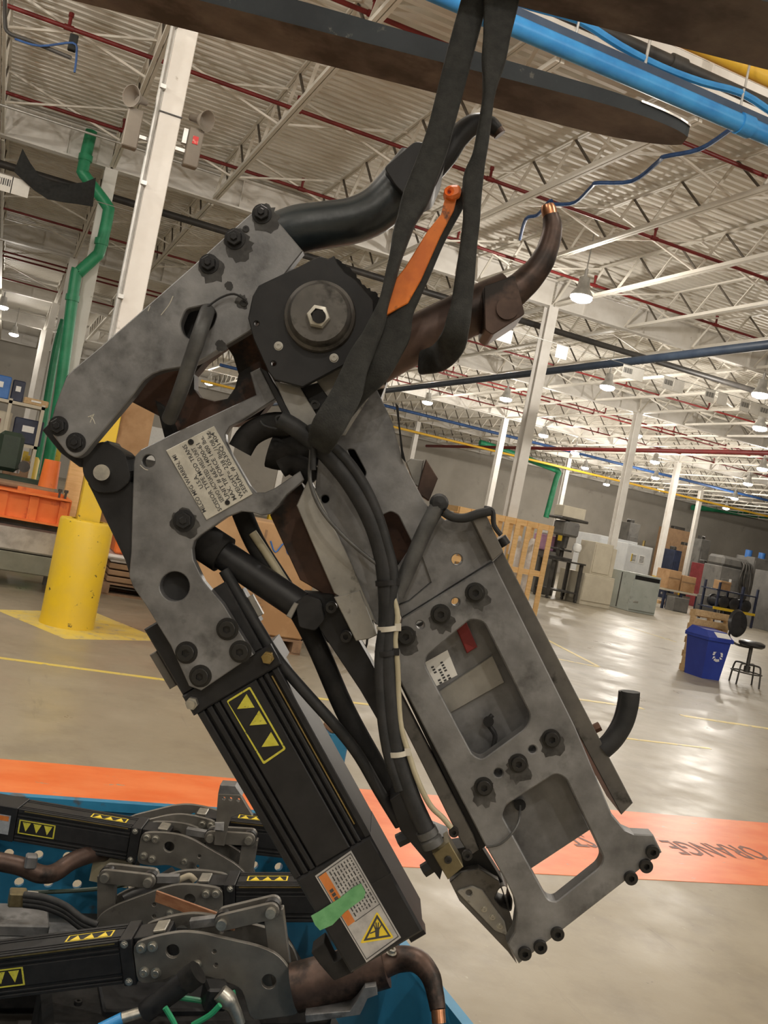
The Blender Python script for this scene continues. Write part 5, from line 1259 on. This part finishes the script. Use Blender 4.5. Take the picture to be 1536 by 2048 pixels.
# --- centre arm
arm1 = [(668, 871), (720, 775), (745, 760), (785, 845), (806, 923), (850, 1005), (886, 1045), (870, 1110), (862, 1165), (818, 1202), (795, 1210), (770, 1255), (750, 1248), (700, 1150), (655, 1060), (630, 985), (636, 920)]
plate('centre_arm', M['gun_steel'], gun, G, arm1, [rounded([(764, 1030), (782, 1022), (797, 1030), (826, 1088), (795, 1135), (776, 1100)], 6), rounded([(694, 898), (708, 898), (733, 945), (728, 958), (718, 950)], 5), circle(650, 998, 8)], off=-.006, t=.02)
plate('centre_arm_flange', M['gun_steel_light'], gun, G, [(593, 1011), (618, 955), (640, 1000), (700, 1120), (752, 1246), (668, 1186), (620, 1075)], off=.002, t=.03)
plate('centre_arm_web', M['rust_brown'], gun, G, [(740, 1000), (830, 1010), (850, 1110), (790, 1160), (730, 1120)], off=-.06, t=.02)
plate('slot_dark_sheet', M['gun_black_flat'], gun, G, [(632, 985), (668, 980), (690, 890), (745, 900), (745, 965), (668, 1015), (640, 1015)], off=-.03, t=.01)  # dark sheet added so the slot and hole look dark
plate('notch_tab', M['copper_dark'], gun, G, circle(750, 1120, 20, 14), off=-.02, t=.012)
plate('centre_arm', M['rust_brown'], gun, G, [(540, 1030), (600, 960), (650, 1060), (700, 1190), (668, 1200), (600, 1160)], off=-.05, t=.03)
plate('lower_saddle', M['gun_steel_light'], gun, G, [(668, 1195), (720, 1180), (755, 1270), (738, 1278), (712, 1282)], off=.004, t=.03)
plate('lower_bracket', M['gun_black'], gun, G, [(605, 1185), (665, 1190), (740, 1320), (800, 1440), (790, 1500), (720, 1380), (640, 1260)], off=-.03, t=.04)
for x, y, r in ((632, 1214, 17), (663, 1214, 14), (692, 1272, 14)): bolt(gun, G, x, y, r, -.025, 1.6, SOCKN)
flap = [(791, 806), (797, 812), (800, 850), (806, 900), (812, 925), (803, 915), (800, 880), (796, 845)]
plate('flap', M['gun_black_flat'], gun, G, flap, off=.0, t=.006, bev=0)
plate('shim_block', M['copper_dark'], gun, G, [(833, 985), (852, 918), (876, 957), (858, 1002)], off=-.03, t=.03)
plate('insulation', M['gun_steel_light'], gun, G, [(812, 925), (822, 917), (848, 920), (838, 975), (828, 968)], off=-.045, t=.02)

# --- big lower right plate
top0 = [(855, 1012), (890, 1040), (946, 1034), (986, 1121), (803, 1236), (794, 1212), (818, 1202), (862, 1165), (843, 1111), (870, 1050)]
plate('upper_mount', M['gun_steel'], gun, G, top0, [circle(914, 1119, 11)], off=-.002, t=.02)
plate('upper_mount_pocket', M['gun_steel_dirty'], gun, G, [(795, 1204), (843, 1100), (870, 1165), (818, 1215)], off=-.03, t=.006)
big = [(803, 1238), (987, 1124), (1150, 1453), (1224, 1629), (1250, 1660), (1268, 1668), (1307, 1670), (1324, 1705), (1038, 1928), (1015, 1888), (1029, 1864), (1034, 1827), (1029, 1799), (1015, 1768), (968, 1686), (931, 1614), (794, 1350), (789, 1316)]
w1 = rounded([(941, 1238), (968, 1243), (1062, 1432), (1052, 1456), (964, 1520), (945, 1510), (850, 1332), (853, 1312)], [10, 14, 14, 14, 10, 8, 8, 6])
w2 = rounded([(1012, 1610), (1112, 1546), (1132, 1556), (1208, 1716), (1200, 1734), (1112, 1804), (1096, 1800), (1004, 1632)], [8, 10, 14, 10, 12, 12, 10, 8])
hl = [circle(840, 1250, 8), circle(911, 1204, 8), circle(1065, 1499, 8), circle(997, 1546, 9)]
bp = plate('yoke_plate', M['gun_steel'], gun, G, big, [w1, w2]+hl, off=.006, t=.024, bev=.0014)
bp['label'] = 'long grey plate with two rounded windows'
for x, y, r in ((950, 1185, 18), (881, 1228, 18), (811, 1272, 18), (1102, 1477, 17), (1036, 1526, 17), (967, 1573, 17)): bolt(gun, G, x, y, r, .006, .95)
for x, y in ((1302, 1700), (1289, 1728), (1259, 1752), (1113, 1863), (1079, 1889), (1048, 1902)): bolt(gun, G, x, y, 16, .002, 1.3, SOCKN)
for x, y in ((952, 1190), (882, 1236), (812, 1280), (1102, 1486), (1036, 1536), (967, 1583)): stain(bp, x, y, 22, .006, 1.5)
bk = [(830, 1250), (960, 1190), (1180, 1660), (1063, 1737), (930, 1620), (850, 1420), (800, 1330)]
bp2 = plate('rear_plate', M['gun_steel'], gun, G, bk, [circle(900, 1408, 6), ], off=-.045, t=.02)
plate('rear_step', M['gun_steel_light'], gun, G, [(868, 1390), (985, 1310), (1010, 1365), (895, 1430)], off=-.041, t=.006)
plate('red_block', M['red_block'], gun, G, [(912, 1256), (933, 1244), (955, 1294), (934, 1307)], off=-.035, t=.012)
sl = plate('barcode_label', M['paper'], gun, G, [(850, 1325), (895, 1300), (915, 1350), (868, 1375)], off=-.0442, t=.0006, bev=0)
dg = MB()
for x, y in ((862, 1334), (871, 1329), (880, 1325)):
    for k in range(7):
        if random.random() < .85: prism(dg, G, [(x+2.7*k, y+5.2*k), (x+2.7*k+5, y+5.2*k-2.5), (x+2.7*k+6.5, y+5.2*k+.6), (x+2.7*k+1.5, y+5.2*k+3.1)], (), -.0437, .0003, 0)
dg.build('label_print', M['ink'], sl)
wirep = [(985, 1430), (975, 1445), (990, 1470), (985, 1500)]
tube('wire_clip', M['rubber'], gun, [G.P(x, y, -.03) for x, y in wirep], 5*PX, 8)
MB().cyl(G.P(977, 1443, -.045), G.P(977, 1443, -.025), 11*PX, 14).build('wire_plug', M['gun_black_flat'], gun)
MB().cyl(G.P(1040, 1610, -.045), G.P(1040, 1610, -.02), 12*PX, 14).build('wire_plug', M['gun_black_flat'], gun)
tube('sensor_wire', M['rod_grey'], gun, [G.P(x, y, o) for x, y, o in ((1040, 1612, -.02), (1038, 1640, .0), (1025, 1665, .01), (1000, 1688, .011), (972, 1694, .01))], 2.5*PX, 8)
# side bars
plate('side_bar', M['gun_steel_dirty'], gun, G, [(984, 1126), (1006, 1104), (1266, 1606), (1243, 1630), (1150, 1456)], off=-.022, t=.08, bev=.001)
plate('side_stop', M['gun_steel_dirty'], gun, G, [(943, 1038), (968, 1020), (1007, 1103), (985, 1122)], off=.022, t=.04)
tube('stop_wire', M['rubber'], gun, [G.P(x, y, .02) for x, y in ((968, 1016), (985, 1022), (988, 1050), (1002, 1070))], 5*PX, 8)
MB().cyl(G.P(1002, 1075, -.01), G.P(1012, 1090, -.01), 11*PX, 12).build('stop_nut', M['gun_black'], gun)
plate('side_rail', M['gun_steel_dirty'], gun, G, [(768, 1375), (788, 1362), (948, 1672), (958, 1700), (940, 1712), (920, 1680)], off=-.004, t=.03)
plate('side_rail', M['gun_black'], gun, G, [(786, 1340), (800, 1355), (975, 1690), (960, 1702)], off=-.012, t=.05)
# lower yoke side
lowp = [(902, 1762), (925, 1742), (960, 1735), (1000, 1760), (1015, 1800), (1030, 1850), (1020, 1890), (1036, 1926), (1018, 1902), (921, 1800)]
plate('lower_yoke', M['gun_steel_dirty'], gun, G, [(x-2, y+2) for x, y in lowp], [rounded([(988, 1798), (1000, 1775), (1012, 1772), (1024, 1800), (1022, 1822), (1004, 1816)], 5)], off=-.035, t=.05)
plate('lower_yoke_pad', M['gun_steel_light'], gun, G, rounded([(912, 1782), (945, 1772), (965, 1780), (985, 1810), (1010, 1845), (1015, 1872), (990, 1862)], 5), [circle(938, 1786, 6, 10)], off=-.032, t=.01)
for x, y in ((968, 1818), (985, 1834), (1000, 1852)): bolt(gun, G, x, y, 6, -.032, .8, SOCKZ, 'dowel')
plate('yoke_gusset', M['gun_black'], gun, G, [(900, 1700), (960, 1690), (1010, 1770), (990, 1785), (920, 1760), (900, 1765)], off=-.05, t=.04)
# valve block
vb = plate('valve_block', M['olive_block'], gun, G, [(865, 1708), (898, 1684), (927, 1734), (896, 1760)], off=.02, t=.04)
bolt(vb, G, 896, 1719, 9, .02, .5, SOCKN, 'port_screw')
plate('valve_bracket', M['gun_black'], gun, G, [(780, 1600), (800, 1585), (850, 1660), (900, 1680), (880, 1760), (850, 1720), (800, 1660)], off=-.005, t=.05)
for x, y, x2, y2 in ((815, 1672, 795, 1682), (868, 1728, 846, 1742)): MB().cyl(G.P(x, y, -.02), G.P(x2, y2, -.02), 14*PX, 6).build('side_bolt', M['gun_black'], gun)
bolt(gun, G, 907, 1662, 12, .0, 1.2, SOCKN); bolt(gun, G, 934, 1708, 12, .0, 1.2, SOCKN)
# hose fragment on right
for o, w in ((-.03, 20), (-.045, 15)):
    tube('split_hose', M['rubber'], gun, [G.P(x+(0 if o > -.04 else -10), y, o) for x, y in ((1205, 1500), (1228, 1478), (1248, 1445), (1258, 1410), (1261, 1383))], w*PX, 12)
MB().cyl(G.P(1180, 1462, -.04), G.P(1200, 1452, -.04), 10*PX, 6).build('side_bolt', M['rust_brown'], gun)

# --- gas spring and hoses
MB().cyl(G.P(440, 1105, -.05), G.P(600, 1212, -.03), 31*PX, 24).build('gas_spring', M['gun_black'], gun)
MB().cyl(G.P(405, 1082, -.055), G.P(448, 1110, -.05), 40*PX, 24).build('gas_spring_cap', M['gun_black_flat'], gun)
MB().cyl(G.P(370, 1048, -.055), G.P(410, 1085, -.055), 18*PX, 12).build('gas_spring_rod', M['gun_black'], gun)
plate('spring_flat', M['gun_steel_light'], gun, G, [(572, 1232), (588, 1205), (597, 1208), (582, 1238)], off=-.008, t=.01)
plate('spring_end', M['gun_black'], gun, G, rounded([(590, 1205), (612, 1190), (640, 1200), (650, 1240), (630, 1262), (598, 1255)], 6), off=-.01, t=.04)
def hose(name, m, pts, r, o=0.0, n=12):
    return tube(name, M[m], gun, [G.P(p[0], p[1], p[2] if len(p) > 2 else o) for p in pts], (r if not hasattr(r, '__len__') else [q*PX for q in r]) if hasattr(r, '__len__') else r*PX, n)
hose('air_hose', 'rubber', [(448, 1140), (480, 1195), (520, 1262), (560, 1325), (620, 1395), (680, 1462), (720, 1515), (760, 1585), (800, 1650)], 12, -.03)
hose('cable', 'gun_black_flat', [(478, 1010), (510, 1085), (560, 1165), (605, 1235), (640, 1305), (690, 1420), (750, 1530), (800, 1620)], 22, -.06)
hose('cable_sheath', 'off_white_hose', [(505, 1065), (535, 1110), (570, 1165), (600, 1210)], 9, -.048)
hose('main_hose', 'rubber', [(560, 838), (600, 862), (650, 905), (700, 965), (740, 1035), (765, 1110), (775, 1200), (774, 1300), (782, 1420), (795, 1510), (825, 1600), (868, 1692)], 18, .03)
hose('main_hose', 'rubber', [(610, 868), (660, 890), (705, 935), (745, 1005), (772, 1085), (786, 1165), (762, 1290), (762, 1400), (775, 1500), (800, 1580)], 11, .034)
hose('air_hose', 'off_white_hose', [(785, 1190), (795, 1230), (790, 1280), (795, 1330), (800, 1440), (815, 1500), (835, 1560), (860, 1610), (885, 1635), (902, 1655)], 5.5, .035)
hose('sensor_wire', 'rod_grey', [(617, 852), (622, 900), (620, 960), (640, 1015), (680, 1065), (730, 1110), (775, 1145), (790, 1180), (795, 1225)], 4, .032)
hose('sensor_wire', 'rubber', [(618, 850), (626, 880), (626, 940)], 6, .04)
for x, y, m in ((776, 1256, 'tie_white'), (795, 1505, 'tie_white'), (772, 1305, 'gun_black'), (773, 1165, 'gun_black')):
    MB().lathe(G.P(x, y, .03), (D_[0]*G.a*.2-G.b), [(20*PX, -5*PX), (22*PX, -5*PX), (22*PX, 5*PX), (20*PX, 5*PX)], 20).build('cable_tie', M[m], gun)
    MB().box(G.P(x+20, y-2, .035), 12*PX, 14*PX, .008, G.a, G.b, G.n).build('tie_head', M[m], gun)
MB().lathe(G.P(858, 1672, .03), G.P(868, 1692, .03)-G.P(850, 1655, .03), [(18*PX, -14*PX), (21*PX, -14*PX), (21*PX, 0), (16*PX, 0), (22*PX, 6*PX), (22*PX, 20*PX), (0, 20*PX)], 20).build('hose_fitting', M['rod_grey'], gun)
# connector bundle
hose('connector', 'gun_black_flat', [(480, 900), (500, 870), (540, 850), (580, 850)], 26, -.02)
hose('connector', 'gun_black_flat', [(540, 900), (570, 905), (610, 880), (620, 850)], 36, -.03)
hose('connector', 'gun_black_flat', [(560, 935), (590, 925), (630, 960)], 22, -.02)
hose('coil_wire', 'rubber', [(520, 842), (530, 852), (560, 858), (575, 845), (565, 832), (552, 836), (556, 850)], 3, .02)
plate('connector_plate', M['gun_black'], gun, G, [(560, 830), (640, 850), (660, 905), (636, 930), (600, 960), (540, 930)], off=-.05, t=.03)
# diagonal rod with ball joint
tube('tie_rod', M['rod_grey'], gun, [G.P(x, y, .02) for x, y in ((878, 1008), (850, 1060), (820, 1130), (793, 1190))], 16*PX, 14)
MB().lathe(G.P(878, 1006, .02), G.n, [(0, -18*PX), (14*PX, -14*PX), (19*PX, 0), (14*PX, 14*PX), (0, 18*PX)], 18).build('ball_joint', M['rubber'], gun)
hose('stub_hose', 'rubber', [(888, 1024), (905, 1034), (930, 1036), (955, 1028), (982, 1022)], 9, .026)

# --- secondary conductors: upper black tube and lower copper tube
def tw(name, m, pts, rr, n=18, o=-.04): return tube(name, M[m], gun, [G.P(p[0], p[1], o) for p in pts], [q*PX for q in rr], n)
tw('upper_conductor', 'teal_black', [(560, 470), (600, 458), (650, 450), (710, 440), (760, 415), (800, 370), (835, 325)], [48, 50, 48, 47, 47, 46, 44])
plate('upper_clamp', M['gun_black'], gun, G, rounded([(768, 335), (830, 282), (885, 290), (890, 330), (870, 375), (820, 400), (790, 370)], 8), off=.0, t=.08)
tw('upper_electrode_arm', 'gun_black', [(860, 345), (890, 310), (915, 275), (945, 250), (975, 248), (995, 262)], [26, 26, 24, 22, 19, 15])
MB().cyl(G.P(988, 252, -.04), G.P(1000, 270, -.04), 13*PX, 16).build('electrode_tip', M['copper_dark'], gun)
tw('lower_conductor', 'copper_dark', [(690, 762), (740, 730), (800, 695), (880, 655), (960, 615), (1020, 585)], [52, 50, 50, 50, 48, 44])
plate('lower_clamp', M['copper_dark'], gun, G, rounded([(968, 572), (1030, 550), (1050, 628), (985, 670), (970, 660)], 5), off=.01, t=.08)
bolt(gun, G, 1016, 618, 15, .01, .4, SOCKN)
MB().lathe(G.P(1014, 618, .01), G.n, [(22*PX, 0), (22*PX, .004), (0, .004)], 24).build('clamp_washer', M['copper_dark'], gun)
tw('lower_electrode_arm', 'copper_dark', [(1020, 590), (1050, 565), (1080, 530), (1098, 490), (1105, 455), (1101, 430)], [34, 30, 26, 22, 20, 17])
MB().lathe(G.P(1102, 440, -.04), G.P(1094, 405, -.04)-G.P(1102, 440, -.04), [(16*PX, 0), (16*PX, 24*PX), (13*PX, 32*PX), (0, 33*PX)], 18).build('electrode_tip', M['copper_bright'], gun)
plate('conductor_foot', M['gun_steel_dirty'], gun, G, [(690, 735), (760, 715), (775, 760), (760, 800), (735, 790)], off=-.03, t=.04)

# ================================================================= slings
SG = .075
def strap(name, label, pts, wid, th, off, m='strap', cat='sling'):
    P_ = [G.P(p[0], p[1], off+(p[2] if len(p) > 2 else 0)) for p in pts]
    o = MB().sweep(P_, [w*PX*.5 for w in wid], 16, flat=[t*.5 for t in th] if hasattr(th, '__len__') else th*.5, wdir=G.n, sub=5).build(name, M[m])
    return tag(o, label, cat)
strap('web_sling', 'wide black web sling running down to the gun arm', [(975, -78), (958, -30), (922, 100), (884, 246), (868, 300), (834, 390), (808, 455), (788, 528), (769, 601), (748, 660), (716, 724), (692, 790), (655, 855), (640, 890, -.03)],
      [50, 50, 50, 48, 50, 52, 36, 24, 20, 34, 46, 58, 62, 50], [.012]*5+[.014, .02, .026, .026, .02, .016, .014, .014, .014], SG)
strap('web_sling', 'narrow twisted black web sling looped under the copper conductor', [(1012, -78), (1004, -10), (990, 100), (976, 200), (961, 300), (946, 360), (943, 437), (938, 482), (926, 587), (915, 650), (902, 690, -.02), (878, 715, -.06), (845, 725, -.1)],
      [66, 66, 48, 22, 26, 38, 32, 32, 38, 46, 54, 56, 50], [.012, .012, .014, .024, .024, .016, .014, .012, .012, .012, .012, .012, .012], SG+.012)
strap('web_sling', 'black web sling pulled tight along the edge of the orange sleeve', [(952, 335), (928, 392), (882, 476), (845, 558), (816, 612), (785, 672), (750, 735), (705, 795, -.02), (665, 850, -.03)],
      [24, 20, 20, 22, 30, 66, 66, 46, 40], .014, SG-.014)
t = thing('sling_handle', 'orange tapered sleeve with a round holed tip wedged between the slings', 'handle', G.P(800, 620, SG-.02))
plate('sleeve_blade', M['orange_sleeve'], t, G, [(890, 396), (914, 394), (908, 420), (880, 474), (842, 560), (816, 606), (768, 632), (758, 622), (765, 590), (810, 535), (855, 462), (882, 428)], off=SG-.004, t=.012)
prism(MB(), G, rounded([(888, 376), (900, 368), (918, 368), (924, 378), (921, 390), (905, 397), (890, 390)], 5), [circle(899, 382, 4, 10)], off=SG+.004, t=.022, bev=.003).build('sleeve_tip', M['orange_plastic'], t)

# ================================================================= forklift forks
def fork(label, A, B, w, h, tip):
    """A = near bottom edge at heel end, B = near bottom edge at tip end"""
    A, B = V(A), V(B); X = (B-A).normalized(); Yd = V((-X.y, X.x, 0)).normalized()
    if Yd.dot(FWD) < 0: Yd = -Yd
    Z = V((0, 0, 1)); L = (B-A).length
    t = thing('fork_blade', label, 'fork', A)
    n = 26; top, bot = [], []
    def half(s):
        e = max(0, (s-(L-tip))/tip); return w/2*math.sqrt(max(0, 1-(e*.96)**2.0)) if e > 0 else w/2
    ss = [0, L*.3, L*.6]+[L-tip+tip*i/n for i in range(n+1)]
    hh = lambda s: h*(1-.62*min(1, max(0, (s-L*.35)/(L*.65))))
    side = MB(); und = MB(); c = [A+X*s+Yd*(w/2) for s in ss]
    for k in range(len(ss)-1):
        p, q = c[k], c[k+1]; a, b = half(ss[k]), half(ss[k+1]); z0, z1 = Z*hh(ss[k]), Z*hh(ss[k+1])
        und.add([p-Yd*a, p+Yd*a, q+Yd*b, q-Yd*b], [(0, 1, 2, 3)])
        side.add([p-Yd*a, q-Yd*b, q-Yd*b+z1, p-Yd*a+z0], [(0, 1, 2, 3)])
        side.add([p+Yd*a, q+Yd*b, q+Yd*b+z1, p+Yd*a+z0], [(3, 2, 1, 0)])
        side.add([p-Yd*a+z0, p+Yd*a+z0, q+Yd*b+z1, q-Yd*b+z1], [(3, 2, 1, 0)])
    side.add([c[0]-Yd*half(0), c[0]+Yd*half(0), c[0]+Yd*half(0)+Z*h, c[0]-Yd*half(0)+Z*h], [(0, 1, 2, 3)])
    side.build('blade_side', M['fork_side'], t); und.build('blade_underside', M['fork_worn'], t)
    e = MB()
    for k in range(len(ss)-14, len(ss)-1):
        e.bar(c[k]-Yd*(half(ss[k])+.0005)+Z*hh(ss[k]), c[k+1]-Yd*(half(ss[k+1])+.0005)+Z*hh(ss[k+1]), .003)
    e.build('worn_edge', M['fork_edge'], t)
    return t
zf = None
A = atd(435, 10, 1.34); B = atd(1392, 254, 1.34); X = (B-A).normalized()
fork('long steel fork blade with pale worn tip above the gun', A-X*.55, B, .1, .042, .16)
A2 = atd(1300, -56, 1.0); B2 = A2+X*.75
fork('dark steel fork blade nearest the blue rail, worn underside', A2-X*.95, B2, .125, .045, .12)
